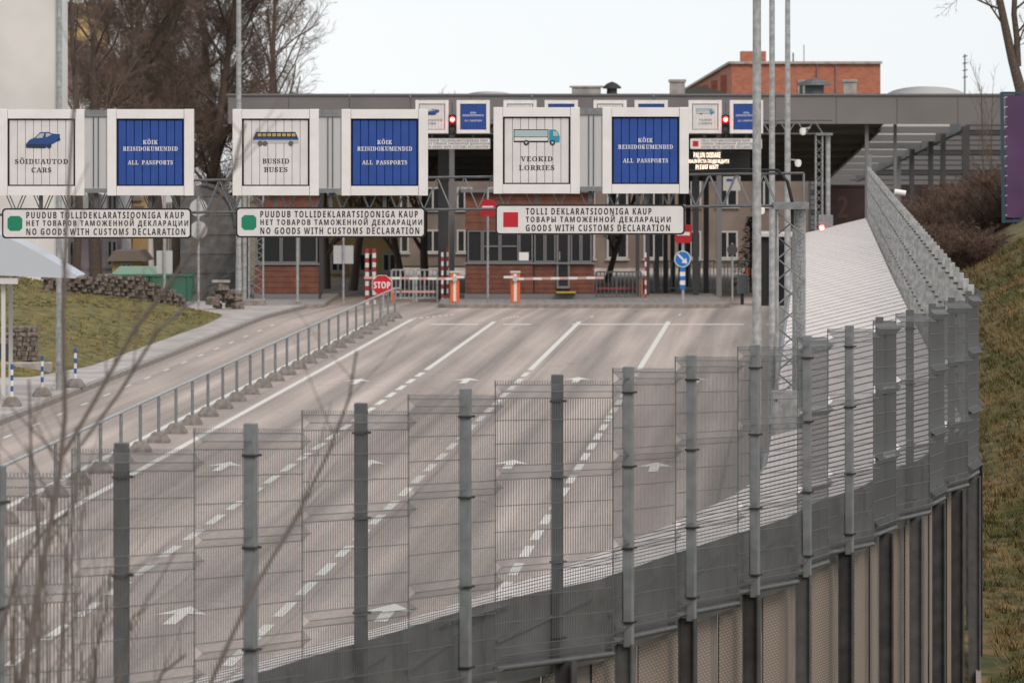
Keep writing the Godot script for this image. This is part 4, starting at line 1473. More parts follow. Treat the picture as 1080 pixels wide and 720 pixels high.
	for k in 34:
		m = MB.new()
		var y := k * 0.24
		m.box(Vector3((967.0 - 540.0) * 256.0 / F, y + 0.11, 0), Vector3(10.2, 0.20, 0.12), Basis(Vector3.RIGHT, 0.12))
		put(m.mesh(), "wall_rib", M.steel_mid if k % 4 else M.steel_dark, w)
	m = MB.new()
	m.box(Vector3((967.0 - 540.0) * 256.0 / F, 4.1, -1.2), Vector3(10.2, 8.4, 2.0))
	put(m.mesh(), "core", M.steel_dark, w)
	# maroon gates numbered 2
	var gt := thing("sliding_gate", "dark maroon gate panel with a faint figure 2 beside the walkway roof", "gate", pt(889.0, 222.0, 206.0))
	m = MB.new()
	m.box(Vector3(0, -0.9, 0), Vector3(2.1, 3.8, 0.12))
	put(m.mesh(), "leaf", M.maroon, gt)
	fit_text(gt, "2", sans, 0.40, 0.85, Vector3(0.0, 0.15, 0.065), M.dim_red)
	m = MB.new()
	m.box(Vector3(-1.0, -0.9, 0.09), Vector3(0.08, 3.8, 0.05))
	m.box(Vector3(1.0, -0.9, 0.09), Vector3(0.08, 3.8, 0.05))
	m.box(Vector3(0, 0.96, 0.09), Vector3(2.1, 0.08, 0.05))
	put(m.mesh(), "leaf_frame", M.maroon, gt)
	var g2 := thing("sliding_gate", "maroon panelled gate behind the fence top and brown bushes", "gate", pt(972.0, 216.0, 232.0))
	m = MB.new()
	m.box(Vector3(0, -0.9, 0), Vector3(2.4, 3.5, 0.12))
	put(m.mesh(), "leaf", M.maroon, g2)
	for k in 5:
		m = MB.new()
		m.box(Vector3(-1.0 + k * 0.5, -0.9, 0.08), Vector3(0.05, 3.4, 0.04))
		put(m.mesh(), "leaf_rib", M.maroon, g2)
	# things on the roof
	roof_box("beige roof chimney beside the small dark ventilator", pt(618.5, 96.5, 214.0), Vector3(1.35, 0.36, 0.8), M.concrete)
	roof_vent("small dark roof ventilator with conical cap above the lorries sign", pt(645.5, 96.0, 214.0), 0.30)
	roof_box("pale stepped roof chimney standing by the brick building", pt(714.5, 93.0, 214.0), Vector3(0.7, 0.55, 0.7), M.concrete)
	roof_vent("round domed roof ventilator in front of the brick wall", pt(859.5, 92.5, 214.0), 0.55)
	roof_box("pale roof chimney in front of the brick building's window side", pt(896.5, 92.5, 214.0), Vector3(0.62, 0.5, 0.6), M.concrete)
	skylight("large pale roof skylight dome near the billboard end", pt(977.0, 101.5, 213.0), 1.62, 0.40)
	skylight("low pale roof skylight dome above the small blue sign", pt(516.0, 101.5, 213.0), 1.0, 0.2)

func roof_box(label: String, at: Vector3, s: Vector3, mat: Material) -> void:
	var p := thing("roof_chimney", label, "chimney", at, 0.0, "chimneys on the canopy roof")
	var m := MB.new()
	m.box(Vector3(0, -s.y * 0.3, 0), Vector3(s.x * 0.86, s.y * 1.6, s.z * 0.86))
	put(m.mesh(), "stack", mat, p)
	m = MB.new()
	m.bevel_box(Vector3(0, s.y * 0.55, 0), Vector3(s.x, s.y * 0.2, s.z), 0.02)
	put(m.mesh(), "cap", M.concrete, p)

func roof_vent(label: String, at: Vector3, r: float) -> void:
	var p := thing("roof_ventilator", label, "ventilator", at, 0.0, "ventilators on the canopy roof")
	var m := MB.new()
	m.rod(Vector3(0, -0.5, 0), Vector3(0, 0.12, 0), r * 0.7, 12)
	put(m.mesh(), "pipe", M.steel_dark if r < 0.4 else M.galv_dark, p)
	m = MB.new()
	m.tube(PackedVector3Array([Vector3(0, 0.1, 0), Vector3(0, 0.16, 0), Vector3(0, 0.30, 0), Vector3(0, 0.38, 0)]), PackedFloat32Array([r * 1.25, r * 1.3, r * 0.7, r * 0.1]), 14)
	put(m.mesh(), "cap", M.steel_dark if r < 0.4 else M.galv, p)

func skylight(label: String, at: Vector3, r: float, h: float) -> void:
	var p := thing("roof_skylight", label, "skylight", at, 0.0, "skylights on the canopy roof")
	var m := MB.new()
	var pts := PackedVector3Array()
	var rr := PackedFloat32Array()
	for k in 9:
		var a := PI * 0.5 * k / 8.0
		pts.append(Vector3(0, h * sin(a), 0))
		rr.append(maxf(r * cos(a), 0.02))
	m.tube(pts, rr, 28)
	put(m.mesh(), "dome", M.dome, p)
	m = MB.new()
	m.rod(Vector3(0, -0.35, 0), Vector3(0, 0.02, 0), r * 1.02, 28)
	put(m.mesh(), "curb", M.steel_mid, p)

# ------------------------------------------------------------------ booths
func planks(p: Node3D, x0: float, x1: float, y0: float, y1: float, z: float, mat: Material, h := 0.19) -> void:
	var n := int(round((y1 - y0) / h))
	for i in n:
		var m := MB.new()
		var a := lerpf(y0, y1, float(i) / n)
		var b := lerpf(y0, y1, float(i + 1) / n) - 0.012
		m.box(Vector3((x0 + x1) * 0.5, (a + b) * 0.5, z), Vector3(x1 - x0, b - a, 0.04))
		put(m.mesh(), "plank", mat, p)

func glazed(p: Node3D, x0: float, x1: float, y0: float, y1: float, z: float, called := "window", mid := false) -> void:
	var o := Node3D.new()
	o.name = called
	p.add_child(o, true)
	o.position = Vector3((x0 + x1) * 0.5, (y0 + y1) * 0.5, z)
	var w := x1 - x0
	var h := y1 - y0
	var m := MB.new()
	m.box(Vector3(0, 0, -0.02), Vector3(w - 0.08, h - 0.08, 0.012))
	put(m.mesh(), "pane", M.window_dark, o)
	m = MB.new()
	for s in [-1.0, 1.0]:
		m.box(Vector3(s * (w * 0.5 - 0.025), 0, 0.01), Vector3(0.046, h, 0.08))
		m.box(Vector3(0, s * (h * 0.5 - 0.025), 0.012), Vector3(w - 0.096, 0.046, 0.08))
	if mid:
		m.box(Vector3(0, 0, 0.008), Vector3(w - 0.13, 0.05, 0.07))
	put(m.mesh(), "frame", M.booth_grey, o)

func build_booths() -> void:
	# middle booth
	var d := 196.0
	var s := d / F
	var o := pt(490.0, 317.0, d)
	o.y = LEVEL + 0.15
	var b := thing("control_booth", "brown clad control booth with dark windows behind the orange barriers", "booth", o)
	var w1 := (563.0 - 490.0) * s
	var w2 := (627.0 - 490.0) * s
	var m := MB.new()
	m.box(Vector3(w2 * 0.5, 2.0, -2.1), Vector3(w2 - 0.1, 4.0, 3.96))
	put(m.mesh(), "core", M.steel_dark, b)
	m = MB.new()
	m.box(Vector3(w2 * 0.5, 0.10, -0.02), Vector3(w2, 0.2, 0.1))
	put(m.mesh(), "plinth", M.booth_grey, b)
	planks(b, 0.02, w1 - 0.02, 0.22, 1.28, 0.0, M.cladding)
	planks(b, w1 + 0.02, (587.0 - 490.0) * s, 0.22, 1.28, -0.06, M.cladding)
	planks(b, (601.0 - 490.0) * s, w2, 0.22, 1.28, -0.06, M.cladding)
	planks(b, 0.02, w2, 2.55, 3.95, 0.0, M.cladding, 0.28)
	m = MB.new()
	m.box(Vector3(w2 * 0.5, 1.33, 0.02), Vector3(w2 + 0.06, 0.07, 0.14))
	put(m.mesh(), "sill", M.booth_grey, b)
	m = MB.new()
	m.box(Vector3(w2 * 0.5, 4.0, 0.02), Vector3(w2 + 0.3, 0.12, 0.5))
	put(m.mesh(), "roof_edge", M.steel_mid, b)
	for q in [[493.0, 508.5, false], [509.0, 527.0, true], [527.5, 547.0, true], [547.5, 562.0, false], [563.5, 574.5, false], [575.0, 586.0, false], [602.0, 612.5, false], [613.0, 624.0, false]]:
		glazed(b, (q[0] - 490.0) * s, (q[1] - 490.0) * s, 1.37, 2.54, 0.0, "window", q[2])
	var dr := Node3D.new()
	dr.name = "door"
	b.add_child(dr)
	dr.position = Vector3((594.0 - 490.0) * s, 0.5, -0.02)
	m = MB.new()
	m.box(Vector3(0, 1.0, 0), Vector3(0.36, 2.05, 0.03))
	put(m.mesh(), "pane", M.window_dark, dr)
	m = MB.new()
	for e in [-1.0, 1.0]:
		m.box(Vector3(e * 0.21, 1.0, 0.01), Vector3(0.07, 2.2, 0.08))
	m.box(Vector3(0, -0.06, 0.012), Vector3(0.35, 0.09, 0.08))
	m.box(Vector3(0, 2.06, 0.012), Vector3(0.35, 0.09, 0.08))
	put(m.mesh(), "frame", M.booth_grey, dr)
	m = MB.new()
	m.bar(Vector3(-0.13, 0.95, 0.06), Vector3(-0.13, 1.25, 0.06), 0.03)
	put(m.mesh(), "handle", M.pole, dr)
	m = MB.new()
	m.box(Vector3((597.0 - 490.0) * s, 0.26, 0.18), Vector3(0.72, 0.07, 0.3))
	put(m.mesh(), "step", M.bus_yellow, b)
	m = MB.new()
	m.box(Vector3((552.5 - 490.0) * s, 1.58, 0.06), Vector3(0.36, 0.30, 0.01))
	put(m.mesh(), "notice", M.print_white, b)
	# left booth
	o = pt(268.0, 317.0, d)
	o.y = LEVEL + 0.15
	var c := thing("control_booth", "brown clad control booth behind the railing and below the buses sign", "booth", o)
	var w := (336.0 - 268.0) * s
	m = MB.new()
	m.box(Vector3(w * 0.5, 2.0, -2.1), Vector3(w - 0.1, 4.0, 3.96))
	put(m.mesh(), "core", M.steel_dark, c)
	m = MB.new()
	m.box(Vector3(w * 0.5, 0.10, -0.02), Vector3(w, 0.2, 0.1))
	put(m.mesh(), "plinth", M.booth_grey, c)
	planks(c, 0.0, w, 0.22, 1.24, 0.0, M.cladding)
	planks(c, 0.0, w, 2.6, 3.95, 0.0, M.cladding, 0.28)
	m = MB.new()
	m.box(Vector3(w * 0.5, 1.30, 0.02), Vector3(w + 0.06, 0.07, 0.14))
	put(m.mesh(), "sill", M.booth_grey, c)
	m = MB.new()
	m.box(Vector3(w * 0.5, 4.0, 0.02), Vector3(w + 0.3, 0.12, 0.5))
	put(m.mesh(), "roof_edge", M.steel_mid, c)
	for q in [[270.0, 296.0], [296.5, 314.5], [315.0, 334.5]]:
		glazed(c, (q[0] - 268.0) * s, (q[1] - 268.0) * s, 1.34, 2.58, 0.0)
	m = MB.new()
	m.box(Vector3(w + 0.05, 2.0, -1.2), Vector3(0.12, 3.7, 1.6))
	put(m.mesh(), "side_panel", M.steel_dark, c)
	# small dark kiosk behind the poles
	o = pt(818.0, 317.0, 192.0)
	o.y = LEVEL
	var k := thing("dark_kiosk", "dark kiosk with pale flat roof behind the tall poles", "kiosk", o)
	m = MB.new()
	m.box(Vector3(0, 1.25, -0.8), Vector3(1.1, 2.5, 1.6))
	put(m.mesh(), "body", M.black, k)
	m = MB.new()
	m.bevel_box(Vector3(0, 2.58, -0.8), Vector3(1.4, 0.16, 2.0), 0.03)
	put(m.mesh(), "roof", M.light_strip, k)
	m = MB.new()
	m.box(Vector3(0.1, 1.2, 0.02), Vector3(0.7, 2.0, 0.04))
	put(m.mesh(), "door", M.window_dark, k)

# ------------------------------------------------------------------ barriers, signs, gates at the checkpoint
func barrier(label: String, x: float, d: float, x_end: float, stub: float) -> void:
	var o := pt(x, 300.0, d)
	o.y = LEVEL + 0.15
	var p := thing("lift_barrier", label, "barrier", o, 0.0, "orange barriers in front of the middle booth")
	var m := MB.new()
	m.bevel_box(Vector3(0, 0.54, 0), Vector3(0.34, 1.06, 0.36), 0.03)
	put(m.mesh(), "cabinet", M.orange, p)
	m = MB.new()
	m.box(Vector3(0, 0.54, 0.19), Vector3(0.10, 0.98, 0.012))
	put(m.mesh(), "white_stripe", M.white_paint, p)
	m = MB.new()
	m.bevel_box(Vector3(0, 1.10, 0), Vector3(0.38, 0.07, 0.40), 0.02)
	put(m.mesh(), "cap", M.sign_grey, p)
	var l := px(d, x_end - x)
	m = MB.new()
	m.rod(Vector3(0, 0.86, 0.2), Vector3(0, 0.86, 0.30), 0.1, 12)
	put(m.mesh(), "hub", M.sign_grey, p)
	var n := 10
	for i in n:
		m = MB.new()
		m.box(Vector3(l * (i + 0.5) / n, 0.86 + 0.004 * i, 0.25), Vector3(absf(l) / n - 0.002, 0.085, 0.05))
		put(m.mesh(), "arm_section", M.red_pale if i % 2 else M.white_paint, p)
	m = MB.new()
	m.box(Vector3(-signf(l) * stub * 0.5, 0.92, 0.25), Vector3(stub, 0.08, 0.05))
	put(m.mesh(), "counterweight", M.white_paint, p)

func striped_post(label: String, x: float, d: float, h: float, w := 0.13) -> void:
	var o := pt(x, 300.0, d)
	o.y = LEVEL
	var p := thing("striped_post", label, "post", o, 0.0, "red and white striped posts")
	var n := int(h / 0.17)
	for i in n:
		var m := MB.new()
		m.bar(Vector3(0, i * 0.17, 0), Vector3(0, i * 0.17 + 0.17, 0), w)
		put(m.mesh(), "band", M.red_dull if i % 2 else M.white_paint, p)

func bar_gate(label: String, x0: float, x1: float, d: float, h: float, mat: Material) -> void:
	var o := pt(x0, 300.0, d)
	o.y = LEVEL
	var p := thing("bar_gate", label, "gate", o, 0.0, "steel bar gates between the booths")
	var l := px(d, x1 - x0)
	var m := MB.new()
	m.bar(Vector3(0, 0.15, 0), Vector3(l, 0.15, 0), 0.06)
	put(m.mesh(), "rail", mat, p)
	m = MB.new()
	m.bar(Vector3(0, h, 0), Vector3(l, h, 0), 0.06)
	put(m.mesh(), "rail", mat, p)
	var n := int(l / 0.14)
	for i in n + 1:
		m = MB.new()
		m.bar(Vector3(l * i / n, 0.0 if i == 0 or i == n else 0.15, 0), Vector3(l * i / n, h, 0), 0.075 if i == 0 or i == n or i == n / 2 else 0.035)
		put(m.mesh(), "bar", mat, p)

func sign_post(called: String, label: String, x: float, ybase: float, d: float, top: float, r := 0.04) -> Node3D:
	var o := pt(x, ybase, d)
	o.y = LEVEL
	var p := thing(called, label, "sign", o)
	var m := MB.new()
	m.rod(Vector3(0, 0, 0), Vector3(0, top, 0), r, 10)
	put(m.mesh(), "post", M.pole, p)
	return p

func build_barriers() -> void:
	barrier("orange lift barrier on the side of the stop sign, arm reaching to it", 479.5, 190.5, 384.0, 0.35)
	barrier("orange lift barrier standing before the middle booth, arm towards the bar gate", 543.5, 190.5, 637.0, 0.42)
	striped_post("red and white striped post on the left behind the stop sign", 387.0, 194.0, 2.2)
	striped_post("red and white striped post close beside the stop sign", 394.5, 194.5, 2.2)
	striped_post("dark red and white striped post against the dark canopy column", 466.5, 197.0, 1.9, 0.08)
	striped_post("thin red and white striped post beside the orange barrier cabinet", 472.0, 197.5, 2.2, 0.07)
	striped_post("red and white striped post at the bar gate beyond the booth", 681.0, 196.0, 1.9, 0.06)
	bar_gate("pale steel bar gate leaf nearer the stop sign", 413.0, 436.0, 198.0, 1.2, M.pole)
	bar_gate("pale steel bar gate leaf nearer the dark column", 439.0, 461.0, 198.0, 1.2, M.pole)
	bar_gate("grey bar gate to the right of the middle booth", 629.0, 676.0, 199.0, 1.1, M.galv_dark)
	bar_gate("grey bar fence in the shade behind the blue arrow sign", 690.0, 790.0, 216.0, 1.25, M.pole)
	# low orange-white rail by the gate
	var q := thing("lift_barrier", "lower red and white barrier behind the first one", "barrier", pt(436.0, 307.5, 196.5))
	var m := MB.new()
	m.box(Vector3.ZERO, Vector3(px(196.5, 46), 0.08, 0.05))
	put(m.mesh(), "arm", M.red_pale, q)
	m = MB.new()
	m.bar(Vector3(-0.75, -0.55, -0.03), Vector3(-0.75, 0.15, -0.03), 0.1)
	put(m.mesh(), "cabinet", M.orange, q)
	q = thing("lift_barrier", "far orange barrier with red arm beyond the bar gate", "barrier", pt(653.0, 304.0, 202.0))
	m = MB.new()
	m.box(Vector3(0, 0, 0), Vector3(px(202.0, 46), 0.07, 0.05))
	put(m.mesh(), "arm", M.red_dull, q)
	m = MB.new()
	m.bevel_box(Vector3(0.78, -0.12, 0), Vector3(0.24, 0.95, 0.3), 0.03)
	put(m.mesh(), "cabinet", M.orange, q)
	# stop sign
	var d := 178.5
	var p := sign_post("stop_sign", "red octagonal STOP sign at the head of the railing", 404.0, 325.0, d, 1.25)
	var oc := PackedVector2Array()
	var oc2 := PackedVector2Array()
	for k in 8:
		var a := TAU * (k + 0.5) / 8.0
		oc.append(Vector2(cos(a), sin(a)) * 0.365)
		oc2.append(Vector2(cos(a), sin(a)) * 0.35)
	var yy := EYE - (300.5 - HZ) * d / F - LEVEL
	m = MB.new()
	m.prism(oc, 0.03, 0.05, Transform3D(Basis.IDENTITY, Vector3(-0.04, yy, 0)))
	put(m.mesh(), "rim", M.print_white, p)
	m = MB.new()
	m.prism(oc2, 0.05, 0.056, Transform3D(Basis.IDENTITY, Vector3(-0.04, yy, 0)))
	put(m.mesh(), "plate", M.red, p)
	fit_text(p, "STOP", sans, 0.56, 0.22, Vector3(-0.04, yy, 0.057), M.print_white)
	# blue arrow sign with chevron post
	d = 189.5
	p = sign_post("keep_right_sign", "round blue sign with white arrow over a blue and white post", 720.0, 318.0, d, 2.6, 0.035)
	p.position.y = LEVEL + 0.15
	yy = EYE - (273.0 - HZ) * d / F - LEVEL - 0.15
	var ring := []
	for r in [[0.295, 0.04, 0.05, M.print_white, "rim"], [0.265, 0.05, 0.056, M.blue_sign, "plate"]]:
		m = MB.new()
		m.rod(Vector3(0, yy, r[1]), Vector3(0, yy, r[2]), r[0], 28)
		put(m.mesh(), r[4], r[3], p)
	m = MB.new()
	m.prism(PackedVector2Array([Vector2(-0.19, 0.14), Vector2(-0.14, 0.19), Vector2(0.07, -0.02), Vector2(0.13, 0.04), Vector2(0.17, -0.17), Vector2(-0.04, -0.13), Vector2(0.02, -0.07)]), 0.056, 0.062, Transform3D(Basis.IDENTITY, Vector3(0, yy, 0)))
	put(m.mesh(), "arrow", M.print_white, p)
	for k in 5:
		m = MB.new()
		m.box(Vector3(0, yy - 0.38 - k * 0.155, 0.045), Vector3(0.19, 0.155, 0.03))
		put(m.mesh(), "band", M.print_white if k % 2 else M.blue_sign, p)
	# no entry signs
	for e in [[721.0, 246.5, 189.2, "red no entry sign behind the end of the red square customs sign", 0.30], [514.5, 219.0, 191.0, "red no entry sign above the truss left of the red square customs sign", 0.27]]:
		var pp := sign_post("no_entry_sign", e[3], e[0], 318.0, e[2] + 0.3, 3.0 if e[0] > 600.0 else 4.3, 0.04)
		var ys: float = EYE - (e[1] - HZ) * e[2] / F - LEVEL
		m = MB.new()
		m.prism(rounded(e[4], e[4] * 1.1, 0.1), 0.05, 0.06, Transform3D(Basis.IDENTITY, Vector3(0, ys, 0)))
		put(m.mesh(), "plate", M.red, pp)
		m = MB.new()
		m.box(Vector3(0, ys, 0.066), Vector3(e[4] * 1.5, 0.12, 0.01))
		put(m.mesh(), "bar", M.print_white, pp)
	# plain posts and sign backs near the left booth
	p = sign_post("road_sign", "grey post in front of the left booth window", 313.5, 322.0, 189.0, 3.2, 0.05)
	m = MB.new()
	m.bevel_box(Vector3(0, 0.12, 0), Vector3(0.3, 0.24, 0.3), 0.03)
	put(m.mesh(), "foot", M.kerb, p)
	p = sign_post("road_sign", "grey square sign back on a post beside the left booth", 362.0, 320.0, 192.0, 2.5, 0.04)
	m = MB.new()
	m.box(Vector3(0, 1.85, -0.05), Vector3(0.72, 0.66, 0.02))
	put(m.mesh(), "plate", M.sign_grey, p)
	p = sign_post("road_sign", "round grey sign backs on a post by the grey arched building", 209.0, 325.0, 181.0, 4.0, 0.04)
	for y in [3.6, 2.85]:
		m = MB.new()
		m.rod(Vector3(0, y, -0.06), Vector3(0, y, -0.04), 0.30, 20)
		put(m.mesh(), "plate", M.sign_grey, p)
	p = sign_post("road_sign", "slim grey post in front of the green skips", 173.0, 322.0, 184.0, 4.2, 0.05)
	m = MB.new()
	m.box(Vector3(0.0, 1.7, -0.06), Vector3(0.55, 0.8, 0.02))
	put(m.mesh(), "plate", M.sign_grey, p)
	p = sign_post("round_mirror", "dark round mirror on a post among the canopy columns", 772.5, 312.0, 198.0, 2.2, 0.04)
	m = MB.new()
	m.rod(Vector3(0, 1.95, 0.04), Vector3(0, 1.95, 0.07), 0.20, 18)
	put(m.mesh(), "mirror", M.steel_dark, p)
	# white information plate behind the truss
	q = thing("information_sign", "small white information plate behind the near truss, under the message board", "sign", pt(772.0, 193.5, 196.0))
	m = MB.new()
	m.box(Vector3.ZERO, Vector3(0.64, 0.52, 0.03))
	put(m.mesh(), "plate", M.frame_white, q)
	m = MB.new()
	m.box(Vector3(-0.08, 0.13, 0.02), Vector3(0.22, 0.1, 0.01))
	put(m.mesh(), "emblem", M.car_blue, q)
	m = MB.new()
	m.bar(Vector3(0, 0.2, -0.05), Vector3(0, 2.2, -0.05), 0.06)
	put(m.mesh(), "hanger", M.steel_dark, q)
	# grey signal box and orange lamp beside the conifer
	q = thing("control_cabinet", "grey control cabinet with small orange lamp behind the thick pole", "cabinet", Vector3(pt(783.0, 300.0, 194.0).x, LEVEL, -194.0))
	m = MB.new()
	m.bevel_box(Vector3(0, 0.75, 0), Vector3(0.36, 0.7, 0.3), 0.03)
	put(m.mesh(), "housing", M.booth_grey, q)
	m = MB.new()
	m.bar(Vector3(0, 0, 0), Vector3(0, 0.5, 0), 0.12)
	put(m.mesh(), "pedestal", M.steel_dark, q)
	m = MB.new()
	m.rod(Vector3(0.2, 1.08, 0), Vector3(0.2, 1.3, 0), 0.07, 10)
	put(m.mesh(), "lamp", M.orange, q)

# ------------------------------------------------------------------ left side: railing, bollards, shelter, lawn, walls
func build_left_side() -> void:
	var rail := thing("guard_railing", "steel handrail on posts with concrete feet between the two roads", "railing")
	var a := -13.45
	var pts := PackedVector3Array()
	var d := 74.0
	var ds := []
	while d < 173.0:
		ds.append(d)
		d += 3.05
	ds.append(174.5)
	var bm := MB.new()
	var ring := [[0.235, 0.18, 0.0], [0.225, 0.17, 0.06], [0.13, 0.11, 0.20], [0.10, 0.09, 0.22]]
	for k in 3:
		var A: Array = ring[k]
		var B: Array = ring[k + 1]
		var lo := [Vector3(-A[0], A[2], A[1]), Vector3(A[0], A[2], A[1]), Vector3(A[0], A[2], -A[1]), Vector3(-A[0], A[2], -A[1])]
		var hi := [Vector3(-B[0], B[2], B[1]), Vector3(B[0], B[2], B[1]), Vector3(B[0], B[2], -B[1]), Vector3(-B[0], B[2], -B[1])]
		for i in 4:
			bm.quad(lo[i], lo[(i + 1) % 4], hi[(i + 1) % 4], hi[i])
	bm.quad(Vector3(-0.10, 0.22, 0.09), Vector3(0.10, 0.22, 0.09), Vector3(0.10, 0.22, -0.09), Vector3(-0.10, 0.22, -0.09))
	var foot := bm.mesh()
	var pm_ := MB.new()
	pm_.rod(Vector3(0, 0.2, 0), Vector3(0, 0.97, 0), 0.034, 8)
	var post := pm_.mesh()
	rng.seed = 31
	for e in ds:
		var p := lane(a, e, 0.0)
		put(foot, "concrete_foot", M.block, rail, Transform3D(Basis(Vector3.UP, rng.randf_range(-0.12, 0.12)), p))
		put(post, "post", M.galv, rail, Transform3D(Basis.IDENTITY, p))
		pts.append(p + Vector3.UP * 0.98)
	var last := pts[-1]
	pts.append(last + Vector3(0.15, 0.0, -0.6))
	pts.append(last + Vector3(0.2, -0.25, -0.9))
	var rr := PackedFloat32Array()
	rr.resize(pts.size())
	rr.fill(0.034)
	var m := MB.new()
	m.tube(pts, rr, 8)
	put(m.mesh(), "handrail", M.pole, rail)
	# bollards on the pavement
	var labs := ["blue and white striped bollard by the shelter post", "middle blue and white striped bollard on the left pavement", "blue and white striped bollard farthest from the shelter"]
	var i := 0
	for e in [[12.0, 121.5], [44.0, 125.5], [79.0, 129.5]]:
		var X: float = (e[0] - 540.0) / F * e[1]
		var b := thing("striped_bollard", labs[i], "bollard", Vector3(X, road_h(e[1]) + 0.13, -e[1]), 0.2 * i, "blue and white bollards on the pavement")
		put(foot, "concrete_foot", M.block, b, Transform3D(Basis.from_scale(Vector3(0.92, 1.0, 1.1)), Vector3.ZERO))
		for k in 6:
			m = MB.new()
			m.rod(Vector3(0, 0.215 + k * 0.125, 0), Vector3(0, 0.215 + (k + 1) * 0.125, 0), 0.034, 10)
			put(m.mesh(), "band", M.blue_dark if k % 2 else M.white_paint, b)
		i += 1
	# lawn rising to the stone wall
	var lb := MB.new()
	var fn := FastNoiseLite.new()
	fn.seed = 4
	fn.frequency = 0.3
	var rows := [108.0, 120.0, 133.5, 134.0, 134.5, 137.0, 140.0, 146.0, 152.0, 158.0, 164.0, 166.0, 169.0, 172.0, KINK, 176.0, 179.0, 182.0, 188.0, 193.9]
	var cols := [0.0, 0.5, 1.0, 1.6, 2.3, 3.0, 4.0, 5.0, 6.0, 8.0, 11.0, 16.0, 30.0, 60.0]
	var g := []
	for r in rows:
		var row := []
		var e0 := pave_edge(r) + 0.12
		for c in cols:
			row.append(lane(e0 - c, r, lawn_rise(c) + (fn.get_noise_2d(c * 2.0, r) * 0.07 if c > 0.2 else 0.0)))
		g.append(row)
	for r in rows.size() - 1:
		for c in cols.size() - 1:
			lb.quad(g[r][c + 1], g[r][c], g[r + 1][c], g[r + 1][c + 1])
	structure(lb.mesh(), "lawn", M.lawn).set_meta("label", "sloping lawn of patchy green and yellow grass")
	# grass tufts on the lawn
	rng.seed = 9
	var blade := MB.new()
	for k in 8:
		var an := rng.randf() * TAU
		var le := rng.randf_range(0.03, 0.08)
		var q := Vector3(cos(an), 0, sin(an))
		var o := q * 0.04
		var w := q.cross(Vector3.UP) * 0.012
		blade.tri(o - w, o + w, o + q * le * 0.7 + Vector3.UP * le)
	var mm := MultiMesh.new()
	mm.transform_format = MultiMesh.TRANSFORM_3D
	mm.use_colors = true
	mm.mesh = blade.mesh()
	mm.instance_count = 7000
	for k in 7000:
		var e := rng.randf_range(134.5, 182.0)
		var c := rng.randf_range(0.15, 9.0)
		var e0 := pave_edge(e) + 0.05
		var p := lane(e0 - c, e, lawn_rise(c) - 0.01)
		mm.set_instance_transform(k, Transform3D(Basis(Vector3.UP, rng.randf() * TAU).scaled(Vector3.ONE * rng.randf_range(0.5, 1.2)), p))
		var dry := clampf(0.5 + fn.get_noise_2d(p.x * 1.2, e * 0.5) * 1.2 + rng.randf_range(-0.25, 0.25), 0, 1)
		mm.set_instance_color(k, Color(0.06, 0.062, 0.009).lerp(Color(0.19, 0.138, 0.032), dry))
	var mi := MultiMeshInstance3D.new()
	mi.multimesh = mm
	mi.material_override = M.grass_blade
	mi.name = numbered("lawn_grass")
	add_child(mi, true)
	tag(mi, "short patchy grass on the lawn below the stone wall", "grass", "", "stuff")
	# rubble wall
	rng.seed = 55
	var wl := thing("rubble_wall", "low dark rubble stone wall at the top of the lawn", "wall")
	var x0 := pt(45.0, 300.0, 169.0)
	var x1 := pt(196.0, 320.0, 177.0)
	var core := MB.new()
	var base_at := func(t: float) -> float: return lerpf(0.52, -0.12, t)
	var top_at := func(t: float) -> float: return lerpf(1.28, 1.22, t) if t < 0.66 else lerpf(1.22, 0.42, (t - 0.66) / 0.34)
	var seg := 90
	for k in seg:
		var t0 := float(k) / seg
		var t1 := float(k + 1) / seg
		var p := x0.lerp(x1, (t0 + t1) * 0.5)
		var y0: float = base_at.call(t0) - 0.3
		var y1: float = minf(top_at.call(t0), top_at.call(t1)) - 0.05
		core.box(Vector3(p.x, (y0 + y1) * 0.5, p.z - 0.2), Vector3((x1.x - x0.x) / seg + 0.002, y1 - y0, 0.4))
	put(core.mesh(), "core", M.mortar, wl)
	var stones := MB.new()
	var t := 0.0
	for row in 11:
		var x := rng.randf_range(-0.2, 0.0)
		while x < x1.x - x0.x:
			var w := rng.randf_range(0.10, 0.34)
			var tt := (x + w * 0.5) / (x1.x - x0.x)
			var y := row * 0.135 + float(base_at.call(clampf(tt, 0, 1))) - 0.02
			if tt > 0.0 and tt < 1.0 and y < float(top_at.call(tt)) + rng.randf_range(-0.06, 0.06):
				var p := x0.lerp(x1, tt)
				stones.bevel_box(Vector3(p.x, y + 0.06, p.z + 0.06 + rng.randf_range(-0.04, 0.04)), Vector3(w - 0.015, rng.randf_range(0.08, 0.13), 0.16), 0.022, Basis(Vector3.UP, rng.randf_range(-0.3, 0.3)) * Basis(Vector3.BACK, rng.randf_range(-0.12, 0.12)))
			x += w
	var so := put(stones.mesh(), "stonework", M.stone, wl)
	so.set_meta("kind", "stuff")
	# stone rubble heap by the arched building
	var hp := thing("stone_heap", "heap of rough stones with a pale slab beside the far pylon", "stones", Vector3(pt(236.0, 320.0, 182.0).x, LEVEL + 0.1, -182.0))
	for k in 22:
		var sm := MB.new()
		var r := rng.randf_range(0.12, 0.26)
		sm.bevel_box(Vector3.ZERO, Vector3(r * 2.0, r * 1.2, r * 1.5), r * 0.3, Basis(Vector3.UP, rng.randf() * TAU) * Basis(Vector3.RIGHT, rng.randf_range(-0.3, 0.3)))
		var hgt := 0.15 + 0.16 * (k / 5)
		put(sm.mesh(), "stone", M.stone, hp, Transform3D(Basis.IDENTITY, Vector3(rng.randf_range(-0.55, 0.55) * (1.0 - hgt * 0.45), hgt, rng.randf_range(-0.3, 0.3))))
	var sl := MB.new()
